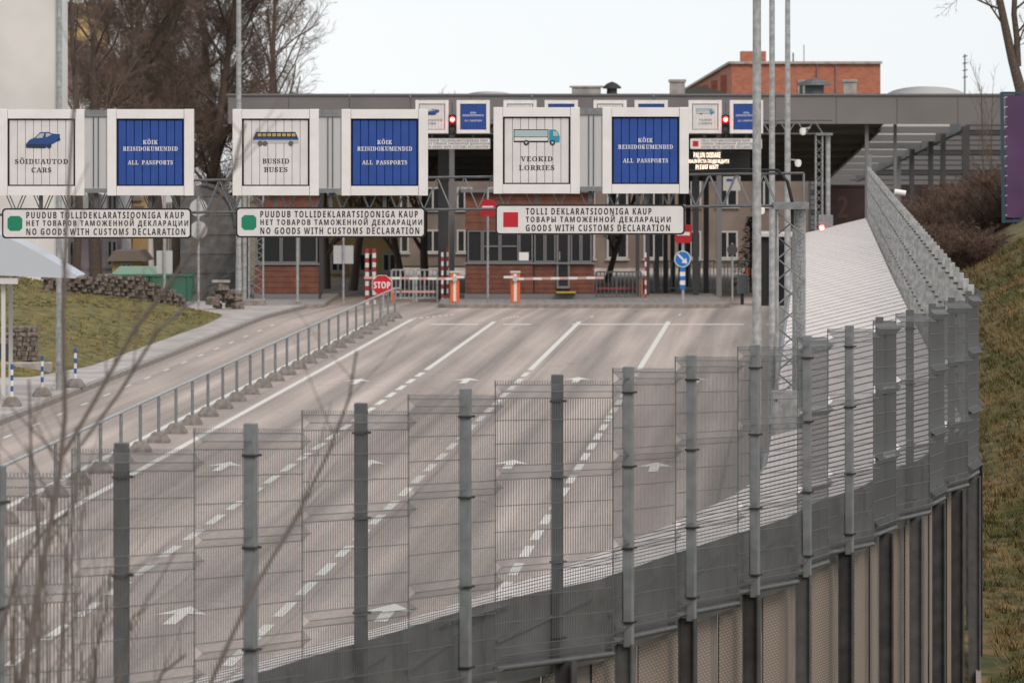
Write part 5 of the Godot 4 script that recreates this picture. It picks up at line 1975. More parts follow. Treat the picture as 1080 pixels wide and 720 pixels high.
	sl.box(Vector3(-0.1, 0.98, 0.1), Vector3(0.6, 0.08, 0.5))
	put(sl.mesh(), "slab", M.concrete, hp)
	# stone pier and low wall at the bus shelter
	var pd := 138.0
	var o := pt(21.5, 392.0, pd)
	o.y = road_h(pd) + 0.12
	var pier := thing("stone_pier", "dark coursed stone pier standing on the lawn edge by the shelter", "pier", o)
	var pc := MB.new()
	pc.box(Vector3(0, 0.55, -0.3), Vector3(0.78, 1.1, 0.5))
	put(pc.mesh(), "core", M.mortar, pier)
	for row in 9:
		var x := -0.41 - rng.randf_range(0.0, 0.1)
		while x < 0.38:
			var w := rng.randf_range(0.16, 0.34)
			w = minf(w, 0.42 - x)
			var sm := MB.new()
			sm.bevel_box(Vector3.ZERO, Vector3(w - 0.018, 0.112, 0.55), 0.012)
			put(sm.mesh(), "stone", M.stone, pier, Transform3D(Basis(Vector3.UP, rng.randf_range(-0.03, 0.03)), Vector3(maxf(x, -0.42) + w * 0.5, 0.06 + row * 0.126, -0.26 + rng.randf_range(-0.02, 0.025))))
			x += w
	var lw := thing("low_wall", "low concrete ledge beside the stone pier", "wall", o)
	var lm := MB.new()
	lm.bevel_box(Vector3(-1.4, 0.1, 1.2), Vector3(4.6, 0.3, 0.5), 0.02)
	put(lm.mesh(), "ledge", M.concrete, lw)
	var bin := thing("litter_bin", "dark litter bin in front of the stone pier", "bin", o + Vector3(-0.42, 0.1, 0.6))
	lm = MB.new()
	lm.tube(PackedVector3Array([Vector3(0, 0, 0), Vector3(0, 0.55, 0), Vector3(0, 0.6, 0)]), PackedFloat32Array([0.15, 0.18, 0.17]), 14)
	put(lm.mesh(), "body", M.steel_dark, bin)
	lm = MB.new()
	lm.tube(PackedVector3Array([Vector3(0, 0.6, 0), Vector3(0, 0.63, 0)]), PackedFloat32Array([0.19, 0.19]), 14)
	put(lm.mesh(), "rim", M.galv_dark, bin)
	# bus shelter roof
	var sd := 124.0
	var so2 := pt(0.0, 290.0, sd)
	var sh := thing("bus_shelter", "curved pale blue-grey shelter roof on a slim post at the picture's left edge", "shelter", Vector3(so2.x, road_h(sd) + 0.12, -sd))
	var hh := so2.y - (road_h(sd) + 0.12)
	var prof := PackedVector2Array()
	for k in 13:
		var u := k / 12.0
		prof.append(Vector2(1.80 - 4.0 * u, hh - 0.02 + 1.25 * sin(u * PI * 0.62) - 0.0))
	for k in 13:
		var u := 1.0 - k / 12.0
		prof.append(Vector2(1.74 - 3.94 * u, hh - 0.08 + 0.16 * u))
	lm = MB.new()
	lm.prism(prof, -2.4, 0.0)
	put(lm.mesh(), "roof", M.shelter_roof, sh)
	lm = MB.new()
	lm.box(Vector3(-0.6, hh - 0.14, -0.1), Vector3(2.0, 0.14, 0.1))
	put(lm.mesh(), "edge_beam", M.light_strip, sh)
	for e in [[0.04, -0.3], [0.04, -2.1], [-2.0, -0.3], [-2.0, -2.1]]:
		lm = MB.new()
		lm.bar(Vector3(e[0], 0, e[1]), Vector3(e[0], hh, e[1]), 0.09)
		put(lm.mesh(), "post", M.light_strip, sh)

var pave := []

func pave_edge(d: float) -> float:
	for i in pave.size() - 1:
		if d <= pave[i + 1][0]:
			return lerpf(pave[i][1], pave[i + 1][1], clampf((d - pave[i][0]) / (pave[i + 1][0] - pave[i][0]), 0, 1))
	return pave[-1][1]

func lawn_rise(c: float) -> float:
	return 0.10 + minf(c, 7.0) * 0.185 + (0.0 if c < 7.0 else (c - 7.0) * 0.01)

# ------------------------------------------------------------------ buildings
func windows(p: Node3D, xs: Array, ys: Array, w: float, h: float, z: float, frame: Material) -> void:
	for x in xs:
		for y in ys:
			var o := Node3D.new()
			o.name = "window"
			p.add_child(o, true)
			o.position = Vector3(x, y, z)
			var m := MB.new()
			m.box(Vector3(0, 0, 0.01), Vector3(w, h, 0.04))
			put(m.mesh(), "pane", M.window_dark, o)
			m = MB.new()
			for s in [-1.0, 0.0, 1.0]:
				m.box(Vector3(s * w * 0.5, 0, 0.04), Vector3(0.09, h + 0.09, 0.06))
			for s in [-1.0, 1.0]:
				m.box(Vector3(0, s * h * 0.5, 0.038), Vector3(w - 0.09, 0.09, 0.06))
			m.box(Vector3(0, -h * 0.5 - 0.1, 0.08), Vector3(w + 0.25, 0.07, 0.16))
			put(m.mesh(), "frame", frame, o)

func house(called: String, label: String, x0: float, x1: float, ytop: float, d: float, depth: float, mat: Material, base := LEVEL - 0.3) -> Node3D:
	var a := (x0 - 540.0) / F * d
	var b := (x1 - 540.0) / F * d
	var h := EYE - (ytop - HZ) / F * d - base
	var p := thing(called, label, "building", Vector3((a + b) * 0.5, base, -d))
	var m := MB.new()
	m.box(Vector3(0, h * 0.5, -depth * 0.5), Vector3(b - a, h, depth))
	put(m.mesh(), "wall", mat, p)
	p.set_meta("w", b - a)
	p.set_meta("h", h)
	return p

func build_buildings() -> void:
	# white building on the left
	var p := house("white_building", "plain white rendered building at the top left behind the lawn", -260.0, 63.0, -60.0, 182.0, 3.1, M.plaster, -0.3)
	var w: float = p.get_meta("w")
	var m := MB.new()
	m.box(Vector3(0, 0.45, 0.05), Vector3(w + 0.06, 0.9, 0.16))
	put(m.mesh(), "plinth", M.plaster, p)
	m = MB.new()
	m.rod(Vector3(w * 0.5 - 0.05, 0.2, 0.1), Vector3(w * 0.5 - 0.05, 14.0, 0.1), 0.06, 8)
	put(m.mesh(), "downpipe", M.light_strip, p)
	# tall pale yellow block far left
	p = house("apartment_block", "tall dull yellow block behind the bare trees", 66.0, 99.0, 3.0, 330.0, 12.0, M.yellow)
	windows(p, [-0.5], [12.5, 15.0], 0.7, 1.2, 0.0, M.frame_white)
	p = house("apartment_block", "pale cream block glimpsed between the bare trees", 126.0, 165.0, 32.0, 340.0, 12.0, M.plaster_grey)
	windows(p, [-0.6, 0.6], [10.5, 13.0], 0.6, 1.0, 0.0, M.frame_white)
	# house with a mauve roof
	p = house("gabled_house", "house with mauve sloping roof behind the cars sign", 66.0, 190.0, 100.0, 262.0, 9.0, M.plaster)
	w = p.get_meta("w")
	var h: float = p.get_meta("h")
	m = MB.new()
	var xf := Transform3D(Basis.IDENTITY, Vector3.ZERO)
	m.prism(PackedVector2Array([Vector2(-w * 0.5 - 0.3, h), Vector2(w * 0.5 + 0.4, h), Vector2(-w * 0.5 + 0.8, h + 2.7), Vector2(-w * 0.5 - 0.3, h + 2.9)]), -9.0, 0.25, xf)
	put(m.mesh(), "roof", M.mauve, p)
	windows(p, [-1.8, 0.2, 2.0], [6.0, 3.0], 0.8, 1.3, 0.0, M.frame_white)
	# lilac and white house below
	p = house("lilac_house", "lilac and white house low behind the stone wall", 68.0, 128.0, 205.0, 236.0, 8.0, M.plaster)
	w = p.get_meta("w")
	m = MB.new()
	m.box(Vector3(0, 1.25, 0.06), Vector3(w + 0.02, 2.5, 0.14))
	put(m.mesh(), "lower_wall", M.lilac, p)
	m = MB.new()
	m.box(Vector3(0, 2.55, 0.12), Vector3(w + 0.05, 0.16, 0.3))
	put(m.mesh(), "cornice", M.lilac, p)
	windows(p, [-0.85, 0.1, 0.85], [1.6], 0.4, 1.1, 0.14, M.plaster_grey)
	windows(p, [-0.85, 0.1, 0.85], [3.7], 0.4, 1.0, 0.0, M.plaster_grey)
	# white and ochre buildings
	p = house("white_house", "white house with small windows behind the green skips", 128.0, 160.0, 190.0, 246.0, 8.0, M.plaster)
	windows(p, [-0.45, 0.35], [3.2, 4.8], 0.34, 0.8, 0.0, M.plaster_grey)
	p = house("ochre_building", "ochre wall section between white houses", 139.5, 150.0, 190.0, 242.0, 6.0, M.yellow)
	windows(p, [0.0], [4.4], 0.2, 0.7, 0.0, M.plaster_grey)
	m = MB.new()
	m.box(Vector3(0, 3.6, 0.1), Vector3(0.6, 0.14, 0.3))
	put(m.mesh(), "cornice", M.beige, p)
	p = house("ochre_kiosk", "low ochre building with brown eaves beside the green skips", 118.0, 148.0, 274.0, 228.0, 5.0, M.yellow)
	w = p.get_meta("w")
	h = p.get_meta("h")
	m = MB.new()
	m.prism(PackedVector2Array([Vector2(-w * 0.5 - 0.25, h - 0.05), Vector2(w * 0.5 + 0.25, h - 0.05), Vector2(w * 0.5 - 0.1, h + 0.4), Vector2(-w * 0.5 + 0.1, h + 0.4)]), -5.0, 0.35)
	put(m.mesh(), "roof", M.beige, p)
	windows(p, [0.0], [0.9], 0.4, 0.7, 0.0, M.frame_white)
	p = house("pale_house", "pale house with upright windows behind the tree trunks", 160.0, 206.0, 185.0, 252.0, 8.0, M.plaster)
	windows(p, [-0.75, -0.25, 0.25, 0.75], [1.7, 3.3, 4.9], 0.26, 0.9, 0.0, M.plaster_grey)
	# grey building with a rounded gable
	var d := 199.0
	var s := d / F
	p = thing("arched_building", "grey stone building with a rounded gable beside the left booth", "building", Vector3((218.0 - 540.0) * s, LEVEL - 0.2, -d))
	var yt := EYE - (194.0 - HZ) * s - LEVEL + 0.2
	var arc := PackedVector2Array([Vector2(-1.0, 0), Vector2(1.08, 0), Vector2(1.08, yt - 1.6)])
	for k in 9:
		var a := PI * 0.5 * k / 8.0
		arc.append(Vector2(-0.2 + 1.28 * cos(a), yt - 1.6 + 1.6 * sin(a)))
	arc.append(Vector2(-1.0, yt - 0.25))
	m = MB.new()
	m.prism(arc, -4.0, 0.0)
	put(m.mesh(), "gable_wall", M.plaster_dark, p)
	m = MB.new()
	for k in 8:
		var a0 := PI * 0.5 * k / 8.0
		var a1 := PI * 0.5 * (k + 1) / 8.0
		m.bar(Vector3(-0.2 + 1.28 * cos(a0), yt - 1.6 + 1.6 * sin(a0), 0.02), Vector3(-0.2 + 1.28 * cos(a1), yt - 1.6 + 1.6 * sin(a1), 0.02), 0.12)
	put(m.mesh(), "coping", M.galv_dark, p)
	m = MB.new()
	m.box(Vector3(1.3, yt * 0.5 - 0.5, -0.5), Vector3(0.4, yt - 1.0, 0.6))
	put(m.mesh(), "side_column", M.steel_dark, p)
	for k in 6:
		m = MB.new()
		m.box(Vector3(0.05, 0.55 + k * 0.72, 0.01), Vector3(2.0, 0.03, 0.03))
		put(m.mesh(), "course_line", M.plaster_dark, p)
	for k in 8:
		m = MB.new()
		m.bar(Vector3(0.1 + k * 0.11, 0.4, 0.5), Vector3(0.1 + k * 0.11, 1.7, 0.5), 0.03)
		put(m.mesh(), "railing_bar", M.galv_dark, p)
	# green skips
	for e in [[117.0, 157.0, "nearer green waste skip with pale sloping lid behind the stone wall"], [157.0, 203.0, "darker green waste skip beside the arched building"]]:
		var dd := 193.0
		var X0: float = (e[0] - 540.0) * dd / F
		var X1: float = (e[1] - 540.0) * dd / F
		var k := thing("waste_skip", e[2], "skip", Vector3((X0 + X1) * 0.5, LEVEL - 0.1, -dd), 0.0, "green waste skips")
		m = MB.new()
		m.prism(PackedVector2Array([Vector2(-(X1 - X0) * 0.44, 0), Vector2((X1 - X0) * 0.44, 0), Vector2((X1 - X0) * 0.49, 1.15), Vector2(-(X1 - X0) * 0.49, 1.15)]), -1.2, 0.0)
		put(m.mesh(), "body", M.skip, k)
		m = MB.new()
		m.box(Vector3(0, 1.18, -0.6), Vector3((X1 - X0) * 1.0, 0.07, 1.3))
		put(m.mesh(), "rim", M.skip, k)
		if e[0] < 130.0:
			m = MB.new()
			m.prism(PackedVector2Array([Vector2(-(X1 - X0) * 0.5, 1.22), Vector2((X1 - X0) * 0.75, 1.22), Vector2((X1 - X0) * 0.72, 1.5), Vector2(-(X1 - X0) * 0.3, 1.5)]), -1.1, -0.1)
			put(m.mesh(), "lid", M.skip_lid, k)
		for x in [-0.4, 0.0, 0.4]:
			m = MB.new()
			m.box(Vector3(x * (X1 - X0), 0.58, 0.03), Vector3(0.07, 1.1, 0.07))
			put(m.mesh(), "rib", M.skip, k)
	# beige apartment building behind the booth
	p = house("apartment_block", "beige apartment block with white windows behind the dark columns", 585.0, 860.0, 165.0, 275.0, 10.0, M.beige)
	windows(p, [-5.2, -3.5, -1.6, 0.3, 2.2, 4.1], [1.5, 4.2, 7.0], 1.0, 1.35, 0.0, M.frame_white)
	p = house("pale_house", "pale grey house glimpsed under the canopy beside the big dark column", 395.0, 600.0, 168.0, 300.0, 8.0, M.beige)  # wall colour darkened to stand in for shade under the canopy
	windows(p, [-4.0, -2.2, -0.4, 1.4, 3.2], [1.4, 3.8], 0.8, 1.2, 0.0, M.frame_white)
	# brick building on the skyline
	d = 330.0
	s = d / F
	var bx0 := (772.0 - 540.0) * s
	var bx1 := (929.0 - 540.0) * s
	var top := EYE - (67.0 - HZ) * s
	p = thing("brick_building", "orange brick building with flat roof above the canopy", "building", Vector3((bx0 + bx1) * 0.5, LEVEL, -d))
	m = MB.new()
	m.box(Vector3(0, (top - LEVEL) * 0.5, -10.0), Vector3(bx1 - bx0, top - LEVEL, 20.0))
	put(m.mesh(), "wall", M.brick, p)
	# the long side wing running back to the left
	m = MB.new()
	var hw := (bx1 - bx0) * 0.5
	var wl := top - LEVEL
	var q0 := Vector3(-hw, 0, 0.0)
	var q1 := Vector3((690.0 - 540.0) * 540.0 / F - (bx0 + bx1) * 0.5, 0, -210.0)
	m.quad(q1 + Vector3.UP * -1.0, q0 + Vector3.UP * -1.0, q0 + Vector3.UP * wl, q1 + Vector3.UP * wl)
	m.quad(q0 + Vector3(4, wl, -4), q1 + Vector3(4, wl, 0), q1 + Vector3(0, wl, 0), q0 + Vector3(0, wl, 0))
	put(m.mesh(), "side_wall", M.brick, p)
	for k in 11:
		var e := q0.lerp(q1, 0.04 + k * 0.085)
		m = MB.new()
		m.box(e + Vector3(-0.18, wl * 0.5 - 0.3, 0), Vector3(0.5, wl - 0.5, 0.9))
		put(m.mesh(), "pilaster", M.brick, p)
	m = MB.new()
	m.box(Vector3(0, top - LEVEL + 0.06, 0.0), Vector3(bx1 - bx0 + 0.2, 0.16, 0.4))
	m.bar(q0 + Vector3.UP * (wl + 0.06), q1 + Vector3.UP * (wl + 0.06), 0.4, 0.16)
	put(m.mesh(), "coping", M.concrete, p)
	m = MB.new()
	m.box(Vector3((796.0 - 540.0) * s - (bx0 + bx1) * 0.5, top - LEVEL + 0.35, -2.0), Vector3(1.55, 0.9, 2.0))
	put(m.mesh(), "roof_box", M.brick, p)
	var wx := (853.0 - 540.0) * s - (bx0 + bx1) * 0.5
	m = MB.new()
	m.box(Vector3(wx, top - LEVEL - 1.9, 0.02), Vector3(1.25, 1.4, 0.06))
	put(m.mesh(), "window", M.window_dark, p)
	m = MB.new()
	for x in [-0.62, -0.3, 0.62]:
		m.box(Vector3(wx + x, top - LEVEL - 1.85, 0.06), Vector3(0.1, 1.4, 0.06))
	m.box(Vector3(wx, top - LEVEL - 1.1, 0.062), Vector3(1.34, 0.16, 0.1))
	put(m.mesh(), "window_frame", M.concrete, p)
	m = MB.new()
	m.rod(Vector3((839.5 - 540.0) * s - (bx0 + bx1) * 0.5, wl, -3.0), Vector3((839.5 - 540.0) * s - (bx0 + bx1) * 0.5, wl + 0.75, -3.0), 0.05, 6)
	m.rod(Vector3((851.0 - 540.0) * s - (bx0 + bx1) * 0.5, wl, -3.0), Vector3((851.0 - 540.0) * s - (bx0 + bx1) * 0.5, wl + 1.25, -3.0), 0.025, 5)
	m.rod(Vector3((833.0 - 540.0) * s - (bx0 + bx1) * 0.5, wl, -3.0), Vector3((833.0 - 540.0) * s - (bx0 + bx1) * 0.5, wl + 0.9, -3.0), 0.025, 5)
	put(m.mesh(), "aerial", M.steel_dark, p)
	for k in 2:
		m = MB.new()
		m.rod(Vector3((862.0 + k * 20 - 540.0) * s - (bx0 + bx1) * 0.5, 6.0, 0.08), Vector3((862.0 + k * 20 - 540.0) * s - (bx0 + bx1) * 0.5, wl, 0.08), 0.05, 6)
		put(m.mesh(), "downpipe", M.mauve, p)
	# dark roof slope in front of the wing
	p = thing("low_roof", "low dark roof slope at the foot of the brick building", "roof", Vector3((737.0 - 540.0) * 300.0 / F, EYE + (190.0 - 97.0) * 300.0 / F, -300.0))
	m = MB.new()
	m.prism(PackedVector2Array([Vector2(-1.0, -0.6), Vector2(1.7, -0.6), Vector2(1.5, 0.0), Vector2(0.1, 0.36), Vector2(-0.9, 0.1)]), -3.0, 0.0)
	put(m.mesh(), "roof", M.soffit, p)
	m = MB.new()
	m.box(Vector3(0.3, -4.7, -1.5), Vector3(2.4, 8.2, 2.8))
	put(m.mesh(), "wall", M.beige, p)
	# slim mast on the skyline
	p = thing("radio_mast", "thin radio mast on the skyline above the skylight", "mast", Vector3(pt(1018.0, 97.0, 320.0).x, LEVEL, -320.0))
	m = MB.new()
	var hm := EYE + (190.0 - 57.0) * 320.0 / F - LEVEL
	m.rod(Vector3.ZERO, Vector3(0, hm, 0), 0.05, 6)
	put(m.mesh(), "shaft", M.steel_mid, p)
	for k in 4:
		m = MB.new()
		m.rod(Vector3(-0.12, hm - 0.15 - k * 0.42, 0), Vector3(0.16, hm - 0.1 - k * 0.42, 0), 0.04, 5)
		put(m.mesh(), "aerial", M.steel_mid, p)

# ------------------------------------------------------------------ trees
func grow(tr: MB, tw: MB, p: Vector3, dir: Vector3, le: float, r: float, level: int, o: Dictionary) -> void:
	var n := 4 if level < 2 else 3
	var pts := PackedVector3Array([p])
	var rr := PackedFloat32Array([r])
	var q := p
	var v := dir
	var end: float = r * (0.45 if level > 0 else 0.35)
	for i in n:
		v = (v + Vector3(rng.randf_range(-1, 1), rng.randf_range(-1, 1), rng.randf_range(-1, 1)) * float(o.wander) * (0.35 if level == 0 else 1.0) + Vector3.UP * float(o.up) * (1.0 if level > 0 else 0.3)).normalized()
		q += v * le / n
		pts.append(q)
		rr.append(lerpf(r, end, float(i + 1) / n))
	if level <= int(o.thick):
		tr.tube(pts, rr, 7 if level == 0 else 5, false)
	else:
		tw.tube(pts, rr, 3, false)
	if level >= int(o.levels): return
	var kids: int = o.kids[level]
	for k in kids:
		var t: float = lerpf(o.from[level], 1.0, (k + rng.randf()) / kids)
		var i := clampi(int(t * n), 0, n - 1)
		var f := t * n - i
		var at := pts[i].lerp(pts[i + 1], f)
		var ax := (pts[i + 1] - pts[i]).normalized()
		var side := ax.cross(Vector3(rng.randf_range(-1, 1), rng.randf_range(-1, 1), rng.randf_range(-1, 1))).normalized()
		var ang: float = o.spread[level] * rng.randf_range(0.6, 1.3)
		var nd := (ax * cos(ang) + side * sin(ang)).normalized()
		grow(tr, tw, at, nd, le * float(o.ratio[level]) * rng.randf_range(0.65, 1.15) * (1.15 - 0.4 * t), maxf(rr[i] * float(o.thin), float(o.min_r)), level + 1, o)

func bare_tree(label: String, x: float, d: float, base: float, h: float, r: float, seed_: int, o: Dictionary, lean := Vector3.ZERO, called := "bare_tree") -> Node3D:
	rng.seed = seed_
	var p := thing(called, label, "tree", Vector3((x - 540.0) / F * d, base, -d))
	var tr := MB.new()
	var tw := MB.new()
	grow(tr, tw, Vector3.ZERO, (Vector3.UP + lean).normalized(), h, r, 0, o)
	put(tr.mesh(), "trunk", M.bark, p)
	if tw.v.size(): put(tw.mesh(), "crown", o.get("mat", M.twig), p)
	return p

func build_trees() -> void:
	var dense := {"levels": 4, "thick": 1, "kids": [24, 12, 10, 8], "from": [0.22, 0.15, 0.1, 0.05], "ratio": [0.31, 0.52, 0.52, 0.55], "spread": [0.85, 0.75, 0.8, 0.8], "wander": 0.2, "up": 0.07, "thin": 0.36, "min_r": 0.0075}
	var loose := {"levels": 4, "thick": 1, "kids": [12, 7, 6, 5], "from": [0.3, 0.2, 0.15, 0.1], "ratio": [0.36, 0.5, 0.5, 0.5], "spread": [0.75, 0.7, 0.75, 0.75], "wander": 0.2, "up": 0.06, "thin": 0.4, "min_r": 0.0075}
	bare_tree("large dense bare tree rising between the cars and buses signs", 170.0, 207.0, 0.1, 13.5, 0.26, 101, dense, Vector3(0.01, 0, 0))
	bare_tree("dense bare tree with straight trunk just left of the slim pole", 215.0, 211.0, 0.0, 14.0, 0.24, 102, dense)
	bare_tree("bare tree with dark trunk behind the cars sign", 101.0, 203.0, 0.3, 10.0, 0.26, 103, loose, Vector3(0.0, 0, 0))
	bare_tree("slender bare tree hugging the corner of the white building", 79.0, 201.0, 0.3, 12.5, 0.17, 104, loose)
	bare_tree("dense bare tree standing behind the slim pole and canopy corner", 236.0, 226.0, 0.0, 14.5, 0.24, 105, dense)
	bare_tree("bare tree with fine twigs right of the slim pole", 276.0, 262.0, 0.0, 14.0, 0.22, 106, loose, Vector3(0.02, 0, 0))
	bare_tree("bare tree with fine twigs against the sky, rightmost of its row", 297.0, 268.0, 0.0, 13.0, 0.18, 107, loose, Vector3(0.01, 0, 0))
	bare_tree("bare tree behind the dense ones, above the blue cars-side sign", 185.0, 232.0, 0.0, 15.0, 0.24, 113, dense)
	# trees seen under the canopy
	var low := {"levels": 3, "thick": 1, "kids": [9, 7, 6], "from": [0.2, 0.2, 0.15], "ratio": [0.5, 0.5, 0.5], "spread": [0.6, 0.65, 0.7], "wander": 0.2, "up": 0.05, "thin": 0.5, "min_r": 0.012}
	bare_tree("bare tree under the canopy left of the striped posts", 345.0, 222.0, LEVEL, 5.6, 0.16, 108, low)
	bare_tree("bare tree under the canopy behind the stop sign", 372.0, 218.0, LEVEL, 5.6, 0.20, 109, low, Vector3(0.1, 0, 0))
	bare_tree("bare tree under the canopy behind the pale bar gate", 425.0, 224.0, LEVEL, 5.8, 0.17, 110, low, Vector3(-0.12, 0, 0))
	bare_tree("bare tree under the canopy close to the big dark column", 448.0, 229.0, LEVEL, 5.8, 0.20, 111, low)
	bare_tree("crooked bare tree beside the beige block right of the booth", 640.0, 236.0, LEVEL, 5.4, 0.15, 112, low, Vector3(0.35, 0, 0))
	# orange shrub mass behind the buses strip
	var hz := house("ochre_wall", "ochre wall glimpsed under the canopy behind the bare trees", 338.0, 420.0, 206.0, 248.0, 3.0, M.yellow)
	windows(hz, [-1.0, 0.3, 1.4], [1.0], 0.6, 0.8, 0.0, M.frame_white)
	# small conifer behind the thick pole
	rng.seed = 61
	var c := thing("conifer", "small dark conifer behind the thick pole and control cabinet", "tree", Vector3(pt(792.0, 300.0, 214.0).x, LEVEL, -214.0))
	var m := MB.new()
	m.rod(Vector3.ZERO, Vector3(0, 2.9, 0), 0.05, 6)
	put(m.mesh(), "trunk", M.bark, c)
	m = MB.new()
	for k in 900:
		var y := rng.randf_range(0.5, 3.1)
		var rad := 0.85 * (1.0 - (y - 0.4) / 3.0) * sqrt(rng.randf())
		var a := rng.randf() * TAU
		var q := Vector3(cos(a) * rad, y - rad * 0.3, sin(a) * rad)
		var t := Vector3(cos(a), -0.3, sin(a)) * 0.16
		var w := Vector3(-sin(a), rng.randf_range(-0.4, 0.4), cos(a)) * 0.05
		m.tri(q - w, q + w, q + t)
	put(m.mesh(), "crown", M.conifer, c)

# ------------------------------------------------------------------ right side: bank, bushes, billboard, tree
func build_right_side() -> void:
	# billboard
	var d := 138.0
	var s := d / F
	var X := (1057.0 - 540.0) * s
	var b := thing("billboard", "purple billboard cloth on a dark blue frame at the picture's right edge", "billboard", Vector3(X, bank_h(d, 3.0) - 0.3, -d))
	var y0 := EYE - (233.0 - HZ) * s - (bank_h(d, 3.0) - 0.3)
	var y1 := EYE - (98.0 - HZ) * s - (bank_h(d, 3.0) - 0.3)
	var m := MB.new()
	m.box(Vector3(1.28, (y0 + y1) * 0.5 + 0.02, 0), Vector3(2.36, y1 - y0 - 0.14, 0.03))
	put(m.mesh(), "cloth", M.purple, b)
	m = MB.new()
	m.bar(Vector3(0.05, y0 - 0.05, 0), Vector3(0.0, y1 + 0.02, 0), 0.09)
	m.bar(Vector3(2.55, y0 - 0.05, 0), Vector3(2.5, y1 + 0.02, 0), 0.09)
	m.bar(Vector3(0, y1, 0), Vector3(2.5, y1, 0), 0.07)
	m.bar(Vector3(0, y0, 0), Vector3(2.5, y0, 0), 0.07)
	put(m.mesh(), "frame", M.teal, b)
	for x in [0.4, 2.1]:
		m = MB.new()
		m.bar(Vector3(x, -0.3, -0.1), Vector3(x, y1, -0.1), 0.12)
		put(m.mesh(), "leg", M.teal, b)
	for k in 13:
		m = MB.new()
		m.bar(Vector3(0.04, lerpf(y0, y1, (k + 0.5) / 13.0), 0.03), Vector3(0.14, lerpf(y0, y1, (k + 0.5) / 13.0) + 0.03, 0.02), 0.014)
		put(m.mesh(), "lashing", M.print_white, b)
	# brown bushes behind the bank
	var o := {"levels": 3, "thick": -1, "kids": [8, 7, 6], "from": [0.1, 0.15, 0.1], "ratio": [0.62, 0.55, 0.5], "spread": [0.5, 0.55, 0.6], "wander": 0.22, "up": 0.04, "thin": 0.62, "min_r": 0.008}
	rng.seed = 300
	var protos: Array[Mesh] = []
	for v in 4:
		var tw := MB.new()
		var tr := MB.new()
		for k in 13:
			var a := rng.randf() * TAU
			var dir := Vector3(cos(a) * 0.5, 1.0, sin(a) * 0.5).normalized()
			grow(tr, tw, Vector3(cos(a), 0, sin(a)) * 0.15, dir, rng.randf_range(0.9, 1.6), 0.016, 0, o)
		protos.append(tw.mesh())
	var spots := [[1000, 148], [1016, 145], [1030, 147], [1040, 150], [1024, 160], [990, 152], [980, 150], [1050, 158], [1008, 158], [972, 168], [1036, 164], [960, 172], [936, 128], [950, 140], [962, 150], [968, 132], [978, 160], [985, 144], [992, 170], [996, 134], [1005, 152], [1010, 166], [1014, 138], [1022, 150], [1030, 172], [1034, 141], [1042, 156], [1050, 146], [1058, 166], [1066, 150], [1074, 142], [1084, 158], [1000, 178], [1020, 182], [1044, 180], [970, 176], [1012, 129]]
	for k in spots.size():
		var e: Array = spots[k]
		var dd := float(e[1])
		var xx: float = (e[0] - 540.0) / F * dd
		var t := xx - smooth_x(dd)
		if t < 1.7: t = 1.7
		xx = smooth_x(dd) + t
		var th := thing("bare_bush", "leafless brown bush in the thicket between fence and billboard", "bush", Vector3(xx, bank_h(dd, t) - 0.1, -dd), rng.randf() * TAU, "leafless bushes on the bank")
		put(protos[k % 4], "branches", M.bush_twig, th, Transform3D(Basis.from_scale(Vector3(1.15, rng.randf_range(0.85, 1.15) * (0.5 if dd < 141.0 else 0.72), 1.15)), Vector3.ZERO))
	# tree in the top corner
	var br := {"levels": 4, "thick": 1, "kids": [5, 5, 5, 4], "from": [0.3, 0.25, 0.2, 0.1], "ratio": [0.5, 0.5, 0.5, 0.5], "spread": [0.75, 0.7, 0.7, 0.7], "wander": 0.17, "up": 0.05, "thin": 0.45, "min_r": 0.005, "mat": M.twig}
	rng.seed = 401
	var tp := thing("bare_tree", "forked bare tree rising behind the purple billboard", "tree", Vector3((1078.0 - 540.0) / F * 146.0, bank_h(146.0, 4.0) - 0.3, -146.0))
	var tr := MB.new()
	var tw := MB.new()
	var by := bank_h(146.0, 4.0) - 0.3
	var q := func(x: float, y: float) -> Vector3: return pt(x, y, 146.0) - tp.position
	var main := PackedVector3Array([Vector3(0.05, -0.2, 0), q.call(1078, 160), q.call(1077, 95), q.call(1068, 62), q.call(1061, 30), q.call(1054, -4), q.call(1048, -40), q.call(1046, -70)])
	tr.tube(main, PackedFloat32Array([0.2, 0.18, 0.16, 0.13, 0.115, 0.10, 0.07, 0.04]), 9)
	var fork := PackedVector3Array([q.call(1074, 70), q.call(1073, 40), q.call(1070, 15), q.call(1071, -12), q.call(1076, -50)])
	tr.tube(fork, PackedFloat32Array([0.10, 0.085, 0.08, 0.07, 0.04]), 8)
	for e in [[1056, 10, -0.9, 0.35, 1.7], [1050, -30, -1.0, -0.3, 1.9], [1060, 28, -0.7, 0.9, 1.2], [1047, -60, -1.0, -0.1, 2.0], [1071, 10, 0.9, 0.6, 1.5], [1073, 35, 0.8, 0.9, 1.2], [1068, 60, 0.4, 1.0, 1.0], [1072, -20, -0.5, 0.9, 1.4], [1052, -10, -1.0, 0.2, 1.6]]:
		grow(tr, tw, q.call(e[0], e[1]), Vector3(e[2], e[3], rng.randf_range(-0.3, 0.3)).normalized(), e[4], 0.035, 1, br)
	put(tr.mesh(), "trunk", M.bark, tp)
	put(tw.mesh(), "crown", M.twig, tp)
